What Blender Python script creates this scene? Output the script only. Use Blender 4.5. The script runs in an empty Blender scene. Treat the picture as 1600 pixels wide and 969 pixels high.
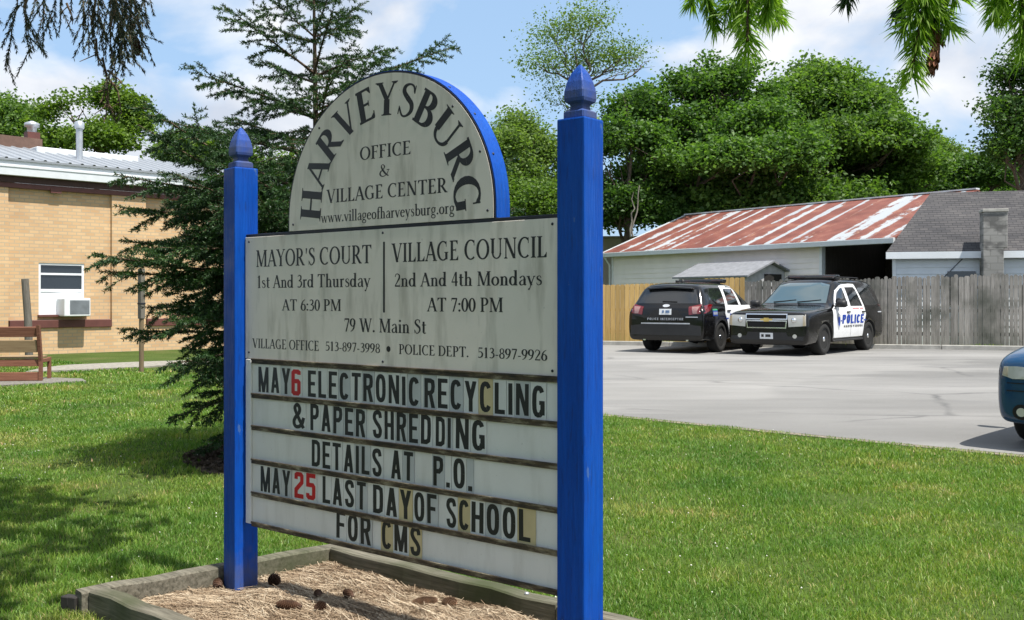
import bpy, bmesh, math, random
import numpy as np
from mathutils import Vector, Matrix
from mathutils.bvhtree import BVHTree

random.seed(7)
RNG = np.random.default_rng(11)
SC = bpy.context.scene
COL = SC.collection
R = math.radians
PI = math.pi

# ------------------------------------------------------------------ camera
EYE = 1.47
FPX = 1590.0                      # focal length in pixels of the 1600 px wide photograph
HOR = 469.0                       # row of the horizon
cam_d = bpy.data.cameras.new('camera')
cam = bpy.data.objects.new('camera', cam_d)
COL.objects.link(cam)
cam.location = (0, 0, EYE)
cam.rotation_euler = (R(90), 0, 0)
cam_d.sensor_width = 36.0
cam_d.lens = 36.0 * FPX / 1600.0
cam_d.shift_y = (HOR - 484.5) / 1600.0
cam_d.clip_start = 0.05
cam_d.clip_end = 3000
SC.camera = cam

# ------------------------------------------------------------------ sky, sun, exposure
SUN_EL, SUN_AZ = R(65), math.atan2(0.75, -0.66)     # azimuth measured from +Y towards +X
world = bpy.data.worlds.new('World')
SC.world = world
world.use_nodes = True
wn, wl = world.node_tree.nodes, world.node_tree.links
bg = wn['Background']
bg.inputs['Strength'].default_value = 0.15
sky = wn.new('ShaderNodeTexSky')
sky.sky_type = 'NISHITA'
sky.sun_disc = False
sky.sun_elevation = SUN_EL
sky.sun_rotation = SUN_AZ
sky.air_density = 1.0
sky.dust_density = 1.2
sky.ozone_density = 1.5
tc = wn.new('ShaderNodeTexCoord')
mp = wn.new('ShaderNodeMapping')
mp.inputs['Location'].default_value = (12.33, 6.59, 3.87)
mp.inputs['Scale'].default_value = (1.0, 1.0, 1.7)
wl.new(tc.outputs['Generated'], mp.inputs['Vector'])
n1 = wn.new('ShaderNodeTexNoise')
n1.inputs['Scale'].default_value = 3.6
n1.inputs['Detail'].default_value = 9
n1.inputs['Roughness'].default_value = 0.52
n1.inputs['Distortion'].default_value = 0.25
wl.new(mp.outputs['Vector'], n1.inputs['Vector'])
r1 = wn.new('ShaderNodeValToRGB')
r1.color_ramp.elements[0].position = 0.43
r1.color_ramp.elements[1].position = 0.545
wl.new(n1.outputs['Fac'], r1.inputs['Fac'])
n2 = wn.new('ShaderNodeTexNoise')
n2.inputs['Scale'].default_value = 7.0
n2.inputs['Detail'].default_value = 6
wl.new(mp.outputs['Vector'], n2.inputs['Vector'])
r2 = wn.new('ShaderNodeValToRGB')
r2.color_ramp.elements[0].position = 0.35
r2.color_ramp.elements[0].color = (2.45, 2.7, 3.15, 1)
r2.color_ramp.elements[1].position = 0.6
r2.color_ramp.elements[1].color = (3.9, 3.95, 4.05, 1)
wl.new(n2.outputs['Fac'], r2.inputs['Fac'])
lift = wn.new('ShaderNodeMixRGB')
lift.blend_type = 'MIX'
lift.inputs['Fac'].default_value = 0.8
lift.inputs['Color2'].default_value = (1.45, 2.2, 3.2, 1)
wl.new(sky.outputs['Color'], lift.inputs['Color1'])
mix = wn.new('ShaderNodeMixRGB')
wl.new(r1.outputs['Color'], mix.inputs['Fac'])
wl.new(lift.outputs['Color'], mix.inputs['Color1'])
wl.new(r2.outputs['Color'], mix.inputs['Color2'])
wl.new(mix.outputs['Color'], bg.inputs['Color'])

sun_d = bpy.data.lights.new('sun', 'SUN')
sun_d.energy = 4.2
sun_d.angle = R(0.6)
sun_d.color = (1.0, 0.955, 0.88)
sun = bpy.data.objects.new('sun', sun_d)
COL.objects.link(sun)
to_sun = Vector((math.sin(SUN_AZ) * math.cos(SUN_EL), math.cos(SUN_AZ) * math.cos(SUN_EL), math.sin(SUN_EL)))
sun.rotation_euler = to_sun.to_track_quat('Z', 'Y').to_euler()
sun.location = (8, -4, 20)

SC.view_settings.view_transform = 'Standard'
SC.view_settings.look = 'None'
SC.view_settings.exposure = 0.85
SC.view_settings.gamma = 1.0
SC.view_settings.use_curve_mapping = False
SC.render.engine = 'CYCLES'
SC.cycles.max_bounces = 6
SC.cycles.transparent_max_bounces = 8


# ------------------------------------------------------------------ placing helpers
def gz(x, y):
    t = min(1.0, max(0.0, (y - 8.5) / 13.5))
    return 0.13 * t * t * (3 - 2 * t)


def gza(y):
    t = np.clip((y - 8.5) / 13.5, 0, 1)
    return 0.13 * t * t * (3 - 2 * t)


def gp(px, py, h=0.0):
    """ground point (h above the ground) seen at a photo pixel"""
    y = 10.0
    for _ in range(40):
        y = 0.5 * y + 0.5 * (EYE - gz(0, y) - h) * FPX / (py - HOR)
    return Vector(((px - 800) / FPX * y, y, gz(0, y)))


def at(px, py, y):
    return Vector(((px - 800) / FPX * y, y, EYE + (HOR - py) / FPX * y))


# ------------------------------------------------------------------ object helpers
def tag(o, label=None, cat=None, group=None, kind=None):
    if label: o['label'] = label
    if cat: o['category'] = cat
    if group: o['group'] = group
    if kind: o['kind'] = kind
    return o


def thing(name, label, cat, loc=(0, 0, 0), rz=0.0, group=None):
    o = bpy.data.objects.new(name, None)
    COL.objects.link(o)
    o.empty_display_size = 0.2
    o.location = loc
    o.rotation_euler = (0, 0, rz)
    return tag(o, label, cat, group)


def link_mesh(name, me, mats, parent=None):
    for m in (mats if isinstance(mats, (list, tuple)) else [mats]):
        me.materials.append(m)
    o = bpy.data.objects.new(name, me)
    COL.objects.link(o)
    if parent is not None:
        o.parent = parent
    return o


def fast_mesh(name, verts, faces, mats, parent=None, smooth=False):
    """verts Nx3 array, faces MxK array of one K"""
    me = bpy.data.meshes.new(name)
    verts = np.ascontiguousarray(verts, dtype=np.float32)
    faces = np.ascontiguousarray(faces, dtype=np.int32)
    n, k = faces.shape
    me.vertices.add(len(verts))
    me.vertices.foreach_set('co', verts.ravel())
    me.loops.add(n * k)
    me.loops.foreach_set('vertex_index', faces.ravel())
    me.polygons.add(n)
    me.polygons.foreach_set('loop_start', np.arange(0, n * k, k, dtype=np.int32))
    if smooth:
        me.polygons.foreach_set('use_smooth', np.ones(n, dtype=bool))
    me.update(calc_edges=True)
    return link_mesh(name, me, mats, parent)


class MB:
    """collects shapes and links them as ONE mesh object"""
    def __init__(self):
        self.v, self.f, self.m, self.s = [], [], [], []

    def add(self, vs, fs, mi=0, smooth=False):
        o = len(self.v)
        self.v.extend([tuple(v) for v in vs])
        for f in fs:
            self.f.append(tuple(i + o for i in f))
            self.m.append(mi)
            self.s.append(smooth)
        return self

    def box(self, c, s, rz=0.0, mi=0, M=None):
        x, y, z = s[0] / 2, s[1] / 2, s[2] / 2
        pts = [Vector(p) for p in ((-x, -y, -z), (x, -y, -z), (x, y, -z), (-x, y, -z), (-x, -y, z), (x, -y, z), (x, y, z), (-x, y, z))]
        Q = M if M is not None else Matrix.Rotation(rz, 3, 'Z')
        self.add([Q @ p + Vector(c) for p in pts],
                 [(0, 3, 2, 1), (4, 5, 6, 7), (0, 1, 5, 4), (1, 2, 6, 5), (2, 3, 7, 6), (3, 0, 4, 7)], mi)
        return self

    def span(self, a, b, mi=0):
        """axis aligned box from corner a to corner b"""
        c = [(p + q) / 2 for p, q in zip(a, b)]
        return self.box(c, [abs(q - p) for p, q in zip(a, b)], 0, mi)

    def prism(self, poly, d, mi=0):
        """extrude a 3D polygon by vector d"""
        n = len(poly)
        d = Vector(d)
        vs = [Vector(p) for p in poly] + [Vector(p) + d for p in poly]
        fs = [tuple(range(n - 1, -1, -1)), tuple(range(n, 2 * n))]
        fs += [(i, (i + 1) % n, n + (i + 1) % n, n + i) for i in range(n)]
        return self.add(vs, fs, mi)

    def tube(self, pts, rad, n=6, mi=0, cap=True, smooth=True):
        pts = [Vector(p) for p in pts]
        if not hasattr(rad, '__len__'):
            rad = [rad] * len(pts)
        vs, up = [], None
        for i, p in enumerate(pts):
            d = (pts[min(i + 1, len(pts) - 1)] - pts[max(i - 1, 0)]).normalized()
            if up is None:
                up = Vector((0, 0, 1)) if abs(d.z) < 0.9 else Vector((1, 0, 0))
            a = d.cross(up).normalized()
            b = a.cross(d).normalized()
            up = b
            for k in range(n):
                t = 2 * PI * k / n
                vs.append(p + (a * math.cos(t) + b * math.sin(t)) * rad[i])
        fs = []
        for i in range(len(pts) - 1):
            for k in range(n):
                fs.append((i * n + k, i * n + (k + 1) % n, (i + 1) * n + (k + 1) % n, (i + 1) * n + k))
        self.add(vs, fs, mi, smooth)
        if cap:
            self.add(vs[:n], [tuple(range(n))], mi)
            self.add(vs[-n:], [tuple(range(n - 1, -1, -1))], mi)
        return self

    def lathe(self, prof, n=24, M=None, mi=0, smooth=True):
        """profile of (radius, height) turned about local z"""
        M = M or Matrix.Identity(4)
        vs = [M @ Vector((r * math.cos(2 * PI * k / n), r * math.sin(2 * PI * k / n), h)) for r, h in prof for k in range(n)]
        fs = [(i * n + k, i * n + (k + 1) % n, (i + 1) * n + (k + 1) % n, (i + 1) * n + k) for i in range(len(prof) - 1) for k in range(n)]
        self.add(vs, fs, mi, smooth)
        for i, fl in ((0, True), (len(prof) - 1, False)):
            if prof[i][0] > 1e-5:
                ring = list(range(i * n, i * n + n))
                self.add([vs[j] for j in ring], [tuple(range(n - 1, -1, -1)) if fl else tuple(range(n))], mi)
        return self

    def rings(self, rings, mi=0, smooth=False, cap=True):
        n = len(rings[0])
        vs = [p for r in rings for p in r]
        fs = [(i * n + k, i * n + (k + 1) % n, (i + 1) * n + (k + 1) % n, (i + 1) * n + k) for i in range(len(rings) - 1) for k in range(n)]
        if cap:
            fs += [tuple(range(n - 1, -1, -1)), tuple(range((len(rings) - 1) * n, len(rings) * n))]
        return self.add(vs, fs, mi, smooth)

    def build(self, name, mats, parent=None, bevel=0.0, seg=1, fix=False):
        me = bpy.data.meshes.new(name)
        me.from_pydata(self.v, [], self.f)
        me.polygons.foreach_set('material_index', self.m)
        me.polygons.foreach_set('use_smooth', self.s)
        if bevel or fix:
            bm = bmesh.new()
            bm.from_mesh(me)
            if fix:
                bmesh.ops.remove_doubles(bm, verts=bm.verts, dist=1e-5)
                bmesh.ops.recalc_face_normals(bm, faces=bm.faces)
            if bevel:
                es = [e for e in bm.edges if len(e.link_faces) == 2 and e.calc_face_angle(0) > 0.6]
                bmesh.ops.bevel(bm, geom=es, offset=bevel, segments=seg, affect='EDGES', profile=0.6, clamp_overlap=True)
            bm.to_mesh(me)
            bm.free()
        me.update()
        return link_mesh(name, me, mats, parent)


def copy_tree(o, parent=None):
    c = o.copy()
    COL.objects.link(c)
    if parent is not None:
        c.parent = parent
    for ch in o.children:
        copy_tree(ch, c)
    return c


# ------------------------------------------------------------------ materials
class Mat:
    def __init__(self, name, base=(0.5, 0.5, 0.5), rough=0.6, metal=0.0, spec=0.5):
        self.m = bpy.data.materials.new(name)
        self.m.use_nodes = True
        self.n, self.l = self.m.node_tree.nodes, self.m.node_tree.links
        self.b = self.n['Principled BSDF']
        self.b.inputs['Base Color'].default_value = (*base, 1)
        self.b.inputs['Roughness'].default_value = rough
        self.b.inputs['Metallic'].default_value = metal
        self.b.inputs['Specular IOR Level'].default_value = spec
        self.co = None

    def coord(self, scale=(1, 1, 1), kind='Object', rot=(0, 0, 0)):
        t = self.n.new('ShaderNodeTexCoord')
        m = self.n.new('ShaderNodeMapping')
        m.inputs['Scale'].default_value = scale
        m.inputs['Rotation'].default_value = rot
        self.l.new(t.outputs[kind], m.inputs['Vector'])
        return m.outputs['Vector']

    def noise(self, scale, detail=4, vec=None, rough=0.55, dist=0.0):
        t = self.n.new('ShaderNodeTexNoise')
        t.inputs['Scale'].default_value = scale
        t.inputs['Detail'].default_value = detail
        t.inputs['Roughness'].default_value = rough
        t.inputs['Distortion'].default_value = dist
        self.l.new(vec if vec is not None else self.coord(), t.inputs['Vector'])
        return t.outputs['Fac']

    def ramp(self, fac, stops):
        r = self.n.new('ShaderNodeValToRGB')
        e = r.color_ramp.elements
        while len(e) < len(stops):
            e.new(0.5)
        for k, (p, c) in enumerate(stops):
            e[k].position = p
            e[k].color = (*c, 1) if len(c) == 3 else c
        self.l.new(fac, r.inputs['Fac'])
        return r.outputs['Color']

    def mix(self, fac, a, b, mode='MIX'):
        x = self.n.new('ShaderNodeMixRGB')
        x.blend_type = mode
        for s, v in (('Fac', fac), ('Color1', a), ('Color2', b)):
            if isinstance(v, (int, float)):
                x.inputs[s].default_value = v
            elif isinstance(v, tuple):
                x.inputs[s].default_value = (*v, 1)
            else:
                self.l.new(v, x.inputs[s])
        return x.outputs['Color']

    def math(self, op, a, b=0.0):
        x = self.n.new('ShaderNodeMath')
        x.operation = op
        for i, v in ((0, a), (1, b)):
            if isinstance(v, (int, float)):
                x.inputs[i].default_value = v
            else:
                self.l.new(v, x.inputs[i])
        return x.outputs[0]

    def island(self):
        g = self.n.new('ShaderNodeNewGeometry')
        return g.outputs['Random Per Island']

    def color(self, c):
        self.l.new(c, self.b.inputs['Base Color'])
        return self

    def roughness(self, c):
        self.l.new(c, self.b.inputs['Roughness'])
        return self

    def bump(self, h, strength=0.3, dist=0.01):
        b = self.n.new('ShaderNodeBump')
        b.inputs['Strength'].default_value = strength
        b.inputs['Distance'].default_value = dist
        self.l.new(h, b.inputs['Height'])
        self.l.new(b.outputs['Normal'], self.b.inputs['Normal'])
        return self

    def leafy(self, col, amount=0.4):
        """thin leaves let light through"""
        tr = self.n.new('ShaderNodeBsdfTranslucent')
        mx = self.n.new('ShaderNodeMixShader')
        mx.inputs['Fac'].default_value = amount
        out = self.n['Material Output']
        if isinstance(col, tuple):
            tr.inputs['Color'].default_value = (*col, 1)
        else:
            self.l.new(col, tr.inputs['Color'])
        self.l.new(self.b.outputs['BSDF'], mx.inputs[1])
        self.l.new(tr.outputs['BSDF'], mx.inputs[2])
        self.l.new(mx.outputs['Shader'], out.inputs['Surface'])
        return self


def plain(name, c, rough=0.6, metal=0.0, var=0.18, scale=6.0, spec=0.5, bump=0.0):
    m = Mat(name, c, rough, metal, spec)
    f = m.noise(scale, 5)
    lo = tuple(x * (1 - var) for x in c)
    hi = tuple(min(1, x * (1 + var)) for x in c)
    m.color(m.ramp(f, [(0.3, lo), (0.7, hi)]))
    if bump:
        m.bump(m.noise(scale * 8, 4), bump, 0.004)
    return m.m


def wood(name, c_lo, c_hi, axis=2, scale=5.0, stain=None, rough=0.85, bump=0.4):
    m = Mat(name, c_hi, rough, 0, 0.25)
    s = [14.0, 14.0, 14.0]
    s[axis] = 0.8
    v = m.coord(tuple(s))
    g = m.noise(scale, 6, v, 0.65, 0.4)
    c = m.ramp(g, [(0.3, c_lo), (0.7, c_hi)])
    isl = m.ramp(m.island(), [(0.0, (0.62, 0.62, 0.62)), (1.0, (1.12, 1.12, 1.12))])
    c = m.mix(0.75, c, isl, 'MULTIPLY')
    if stain:
        c = m.mix(m.ramp(m.noise(1.3, 5), [(0.45, (0, 0, 0)), (0.7, (1, 1, 1))]), c, stain)
    m.color(c)
    m.bump(g, bump, 0.004)
    return m.m


def make_blue(name):
    m = Mat(name, (0.002, 0.05, 0.3), 0.5, 0, 0.18)
    v = m.coord((22, 22, 1.2))
    g = m.noise(4, 6, v, 0.6)
    c = m.ramp(g, [(0.25, (0.001, 0.046, 0.29)), (0.75, (0.002, 0.070, 0.41))])
    dark = m.ramp(m.noise(9, 6, m.coord((9, 9, 1.0))), [(0.58, (0, 0, 0)), (0.66, (1, 1, 1))])
    c = m.mix(m.math('MULTIPLY', dark, 0.55), c, (0.006, 0.03, 0.16))
    chip = m.ramp(m.noise(5, 8, m.coord((3, 3, 1.4))), [(0.665, (0, 0, 0)), (0.68, (1, 1, 1))])
    c = m.mix(m.math('MULTIPLY', chip, 0.5), c, (0.10, 0.17, 0.30))
    t = m.n.new('ShaderNodeTexCoord'); s = m.n.new('ShaderNodeSeparateXYZ')
    m.l.new(t.outputs['Object'], s.inputs['Vector'])
    dirt = m.ramp(m.math('ADD', m.math('MULTIPLY', s.outputs['Z'], 1.4), m.math('MULTIPLY', m.noise(14, 6), .55)), [(.30, (1, 1, 1)), (.62, (0, 0, 0))])
    c = m.mix(m.math('MULTIPLY', dirt, .6), c, (0.10, 0.095, 0.075))
    fade = m.ramp(m.noise(2.2, 6, m.coord((2, 2, .6))), [(.45, (0, 0, 0)), (.75, (1, 1, 1))])
    c = m.mix(m.math('MULTIPLY', fade, .22), c, (0.012, 0.14, 0.48))
    m.color(c)
    m.roughness(m.ramp(m.noise(8, 5), [(.3, (.36,) * 3), (.7, (.68,) * 3)]))
    m.bump(m.math('ADD', g, m.math('MULTIPLY', m.noise(30, 5, m.coord((3, 3, .5))), .8)), 0.55, 0.004)
    return m.m


def make_board(name, base, stain_amt):
    m = Mat(name, base, 0.5, 0, 0.4)
    big = m.noise(2.2, 6)
    c = m.ramp(big, [(0.3, tuple(x * 0.88 for x in base)), (0.7, base)])
    drip = m.ramp(m.noise(3.0, 7, m.coord((5, 5, 0.9))), [(0.50, (0, 0, 0)), (0.74, (1, 1, 1))])
    c = m.mix(m.math('MULTIPLY', drip, stain_amt), c, (0.28, 0.255, 0.20))
    spot = m.ramp(m.noise(60, 3), [(0.70, (0, 0, 0)), (0.76, (1, 1, 1))])
    c = m.mix(m.math('MULTIPLY', spot, 0.35), c, (0.30, 0.30, 0.25))
    m.color(c)
    m.bump(m.noise(35, 4), 0.05, 0.002)
    return m.m


def make_leaf(name, lo, mid, hi, trans=0.38, patch=0.25):
    m = Mat(name, mid, 0.5, 0, 0.35)
    c = m.ramp(m.island(), [(0.0, lo), (0.5, mid), (1.0, hi)])
    p = m.ramp(m.noise(patch, 3), [(0.35, (0.75, 0.8, 0.75)), (0.65, (1.15, 1.1, 1.0))])
    c = m.mix(0.8, c, p, 'MULTIPLY')
    m.color(c)
    t = m.mix(1.0, c, (1.25, 1.35, 0.6), 'MULTIPLY')
    m.leafy(t, trans)
    return m.m


M_BLUE = make_blue('blue_gloss_paint')
M_PANEL = make_board('white_sign_panel', (0.82, 0.755, 0.68), 0.58)
M_LETBOARD = make_board('white_letter_board', (0.80, 0.795, 0.77), 0.2)
M_INK = plain('black_sign_vinyl', (0.018, 0.018, 0.020), 0.45, var=0.3)
M_TRIM = plain('black_trim_paint', (0.012, 0.014, 0.024), 0.5)


def make_rail():
    m = Mat('mildewed_letter_rail', (0.1, 0.08, 0.05), 0.7)
    v = m.coord((3.0, 8, 14))
    f = m.noise(3.0, 7, v, 0.7)
    m.color(m.ramp(f, [(0.38, (0.020, 0.016, 0.012)), (0.52, (0.075, 0.055, 0.032)), (0.64, (0.25, 0.22, 0.15)), (0.75, (0.40, 0.38, 0.31))]))
    return m.m


M_RAIL = make_rail()
M_TILE = plain('clear_letter_tile', (0.71, 0.715, 0.70), 0.3, var=0.06)
M_TILE_GREY = plain('clouded_letter_tile', (0.52, 0.54, 0.55), 0.35, var=0.10)
M_TILE_YEL = plain('yellowed_letter_tile', (0.60, 0.50, 0.29), 0.35, var=0.12)
M_RED = plain('red_sign_vinyl', (0.52, 0.010, 0.018), 0.4)
M_TIMBER = wood('weathered_planter_timber', (0.06, 0.055, 0.04), (0.25, 0.23, 0.18), 0, 4.0, (0.055, 0.065, 0.03))
M_BARK = plain('grey_brown_bark', (0.10, 0.075, 0.055), 0.9, var=0.45, scale=9, bump=0.6)
M_CONE = plain('brown_cone_scales', (0.085, 0.040, 0.020), 0.7, var=0.5, scale=30)
M_CONE_TAN = plain('tan_cone_scales', (0.25, 0.15, 0.09), 0.7, var=0.4, scale=30)
M_METAL = plain('galvanised_metal', (0.55, 0.57, 0.60), 0.38, 0.7, var=0.12)
M_CONC = plain('pale_concrete', (0.34, 0.33, 0.30), 0.9, var=0.22, scale=5, bump=0.3)
M_DARK = plain('dark_interior', (0.012, 0.011, 0.010), 0.9)
M_WHITE = plain('white_trim_paint', (0.76, 0.78, 0.80), 0.45, var=0.05)


# ------------------------------------------------------------------ ground, lot, path
LOT_A, LOT_B = gp(943, 648), gp(1597, 712)          # near edge of the parking lot
LOT_D = (LOT_B - LOT_A); LOT_D.z = 0; LOT_D.normalize()
FENCE_L, FENCE_R = Vector((2.79, 31.0, 0)), Vector((13.75, 27.6, 0))
FENCE_D = (FENCE_R - FENCE_L).normalized()
FENCE_N = Vector((FENCE_D.y, -FENCE_D.x, 0))         # towards the camera
if FENCE_N.y > 0: FENCE_N = -FENCE_N
lot_poly = [LOT_A - LOT_D * 3.4, LOT_B + LOT_D * 16, FENCE_R + FENCE_D * 14 + FENCE_N * 0.75, FENCE_L - FENCE_D * 5.5 + FENCE_N * 0.75]
lot_poly = [(p.x, p.y) for p in lot_poly]
# sign frame
SD1 = Vector((-0.775, 0.632, 0)).normalized()
SU = -SD1
SV = Vector((-SU.y, SU.x, 0))                        # back, away from the viewer
SA = Vector((0.267, 3.76, 0)) + SD1 * 2.062          # front right corner of the left post
SIGN_RZ = math.atan2(SU.y, SU.x)
# planter corners
PL_B, PL_L = gp(527, 850, 0.112), gp(143, 919, 0.112)
PL_B.z = PL_L.z = 0
PE2 = (PL_L - PL_B).normalized()
PE1 = Vector((0.757, -0.653, 0)).normalized()
PL_W, PL_N = (PL_L - PL_B).length, 2.95
planter_poly = [(PL_B + PE2 * -0.05 + PE1 * -0.05), (PL_L + PE2 * 0.05 + PE1 * -0.05), (PL_L + PE1 * PL_N + PE2 * 0.05), (PL_B + PE1 * PL_N - PE2 * 0.05)]
planter_poly = [(p.x, p.y) for p in planter_poly]
SPR = Vector((-1.87, 9.6, 0)); SPR.z = gz(0, SPR.y)  # spruce beside the sign
# brick building frame
BK_A = Vector((-11.54, 25.1, 0)); BK_A.z = gz(0, 25.1)
BK_U = Vector((0.709, 0.705, 0)).normalized()
path_poly = [tuple(gp(*p).xy) for p in ((40, 583), (120, 580), (225, 575), (330, 568), (330, 564), (225, 567), (110, 572), (70, 576))]
pad_poly = [tuple(gp(*p).xy) for p in ((-140, 612), (10, 604), (135, 598), (128, 594), (40, 591), (-140, 590))]


def inside(poly, x, y):
    r = np.zeros(np.shape(x), dtype=bool)
    n = len(poly)
    for i in range(n):
        x0, y0 = poly[i]
        x1, y1 = poly[(i + 1) % n]
        c = ((y0 > y) != (y1 > y)) & (x < (x1 - x0) * (y - y0) / (y1 - y0 + 1e-12) + x0)
        r ^= c
    return r


def make_lawn():
    m = Mat('lawn_soil_and_thatch', (0.05, 0.07, 0.02), 0.95, 0, 0.1)
    f = m.noise(0.9, 5)
    c = m.ramp(f, [(0.3, (0.045, 0.075, 0.016)), (0.55, (0.075, 0.115, 0.025)), (0.75, (0.13, 0.13, 0.05))])
    c = m.mix(m.ramp(m.noise(40, 4), [(0.4, (0, 0, 0)), (0.7, (1, 1, 1))]), c, (0.035, 0.05, 0.012))
    m.color(c)
    m.bump(m.noise(60, 5), 0.6, 0.02)
    return m.m


M_LAWN = make_lawn()
xs = np.concatenate([[-900, -400, -200, -100, -60, -40], np.arange(-30, 30.1, 1.0), [40, 60, 100, 200, 400, 900]])
ys = np.concatenate([[-120, -50, -20, -8], np.arange(-2, 36.1, 0.5), [40, 50, 70, 100, 160, 300, 700, 1600]])
gx, gy = np.meshgrid(xs, ys)
gv = np.stack([gx.ravel(), gy.ravel(), gza(gy.ravel())], 1)
nx = len(xs)
gf = np.array([[j * nx + i, j * nx + i + 1, (j + 1) * nx + i + 1, (j + 1) * nx + i] for j in range(len(ys) - 1) for i in range(nx - 1)])
tag(fast_mesh('ground', gv, gf, M_LAWN, smooth=True), kind='structure')


def sheet(name, poly, mat, dz, step=0.5, skirt=0.08):
    """a flat polygon laid on the ground, cut fine enough to follow it"""
    bm = bmesh.new()
    f = bm.faces.new([bm.verts.new((x, y, 0)) for x, y in poly])
    f.normal_update()
    if f.normal.z < 0: f.normal_flip()
    bmesh.ops.triangulate(bm, faces=bm.faces[:])
    y0, y1 = min(p[1] for p in poly), max(p[1] for p in poly)
    y = math.floor(y0 / step) * step
    while y < y1:
        bmesh.ops.bisect_plane(bm, geom=bm.verts[:] + bm.edges[:] + bm.faces[:], plane_co=(0, y, 0), plane_no=(0, 1, 0), dist=1e-5)
        y += step
    for v in bm.verts:
        v.co.z = gz(v.co.x, v.co.y) + dz
    be = [e for e in bm.edges if len(e.link_faces) == 1]
    r = bmesh.ops.extrude_edge_only(bm, edges=be)
    for v in r['geom']:
        if isinstance(v, bmesh.types.BMVert):
            v.co.z -= skirt
    me = bpy.data.meshes.new(name)
    bm.to_mesh(me)
    bm.free()
    return link_mesh(name, me, mat)


def make_asphalt():
    m = Mat('worn_grey_asphalt', (0.2, 0.2, 0.2), 0.9, 0, 0.25)
    a = m.noise(0.35, 6, m.coord((0.45, 1.0, 1)))
    c = m.ramp(a, [(0.3, (0.15, 0.148, 0.142)), (0.7, (0.262, 0.257, 0.247))])
    g = m.noise(120, 3)
    c = m.mix(0.5, c, m.ramp(g, [(0.3, (0.72, 0.72, 0.72)), (0.7, (1.2, 1.2, 1.2))]), 'MULTIPLY')
    # cracks: thin lines of a warped voronoi
    v = m.n.new('ShaderNodeTexVoronoi')
    v.feature = 'DISTANCE_TO_EDGE'
    v.inputs['Scale'].default_value = 0.30
    w = m.n.new('ShaderNodeMixRGB')
    w.inputs['Fac'].default_value = 0.22
    m.l.new(m.coord((0.6, 1.25, 1)), w.inputs['Color1'])
    wn_ = m.n.new('ShaderNodeTexNoise')
    wn_.inputs['Scale'].default_value = 1.6
    wn_.inputs['Detail'].default_value = 5
    m.l.new(m.coord(), wn_.inputs['Vector'])
    m.l.new(wn_.outputs['Color'], w.inputs['Color2'])
    m.l.new(w.outputs['Color'], v.inputs['Vector'])
    crack = m.ramp(v.outputs['Distance'], [(0.0, (1, 1, 1)), (0.012, (0, 0, 0))])
    gate = m.ramp(m.noise(0.5, 3), [(0.42, (0, 0, 0)), (0.6, (1, 1, 1))])
    c = m.mix(m.math('MULTIPLY', m.math('MULTIPLY', crack, gate), 0.85), c, (0.09, 0.09, 0.09))
    st = m.ramp(m.noise(0.9, 6, m.coord((0.5, 1.6, 1))), [(0.53, (0, 0, 0)), (0.74, (1, 1, 1))])
    c = m.mix(m.math('MULTIPLY', st, 0.35), c, (0.14, 0.14, 0.14))
    pt = m.ramp(m.noise(.22, 4, m.coord((.5, 1.3, 1)), .5, .8), [(.50, (0, 0, 0)), (.53, (1, 1, 1))])
    c = m.mix(m.math('MULTIPLY', pt, .22), c, (.36, .35, .33))
    sk = m.ramp(m.noise(1.6, 7, m.coord((.25, 2.2, 1)), .65), [(.48, (0, 0, 0)), (.62, (1, 1, 1))])
    c = m.mix(m.math('MULTIPLY', sk, .30), c, (.155, .15, .145))
    oil = m.ramp(m.noise(1.1, 5, m.coord((1, 1, 1))), [(.70, (0, 0, 0)), (.76, (1, 1, 1))])
    c = m.mix(m.math('MULTIPLY', oil, .6), c, (.05, .048, .045))
    m.color(c)
    m.bump(m.math('ADD', g, m.noise(14, 5)), 0.5, 0.012)
    return m.m


M_ASPH = make_asphalt()
tag(sheet('parking_lot', lot_poly, M_ASPH, 0.010), kind='structure')
tag(sheet('footpath', path_poly, plain('worn_path_gravel', (.24, .225, .19), .95, var=.3, scale=12), 0.03), kind='structure')
tag(sheet('bench_pad', pad_poly, plain('pad_gravel', (0.16, 0.15, 0.13), 0.95, var=0.4, scale=30), 0.028), kind='structure')

# kerb along the fence side of the lot
kb = MB()
for s in np.arange(-5.2, 13.4, 2.44):
    c = FENCE_L + FENCE_D * (s + 1.22) + FENCE_N * 0.82
    kb.box((c.x, c.y, gz(0, c.y) + 0.055), (2.43, 0.16, 0.15), math.atan2(FENCE_D.y, FENCE_D.x))
tag(kb.build('kerb', M_CONC, bevel=0.012), kind='structure')

# worn earth strip between lot and lawn
M_EARTH = plain('bare_gravelly_earth', (0.20, 0.17, 0.13), 0.95, var=0.4, scale=14, bump=0.6)
ea, eb = LOT_A - LOT_D * 3.4, LOT_B + LOT_D * 16
nn = Vector((LOT_D.y, -LOT_D.x, 0))
if nn.y > 0: nn = -nn
tag(sheet('verge', [(ea + nn * 0.13).xy[:], (eb + nn * 0.13).xy[:], (eb - nn * 0.1).xy[:], (ea - nn * 0.1).xy[:]], M_EARTH, 0.008), kind='structure')

# ------------------------------------------------------------------ grass (one mass)
MULCH_R = 1.12


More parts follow.
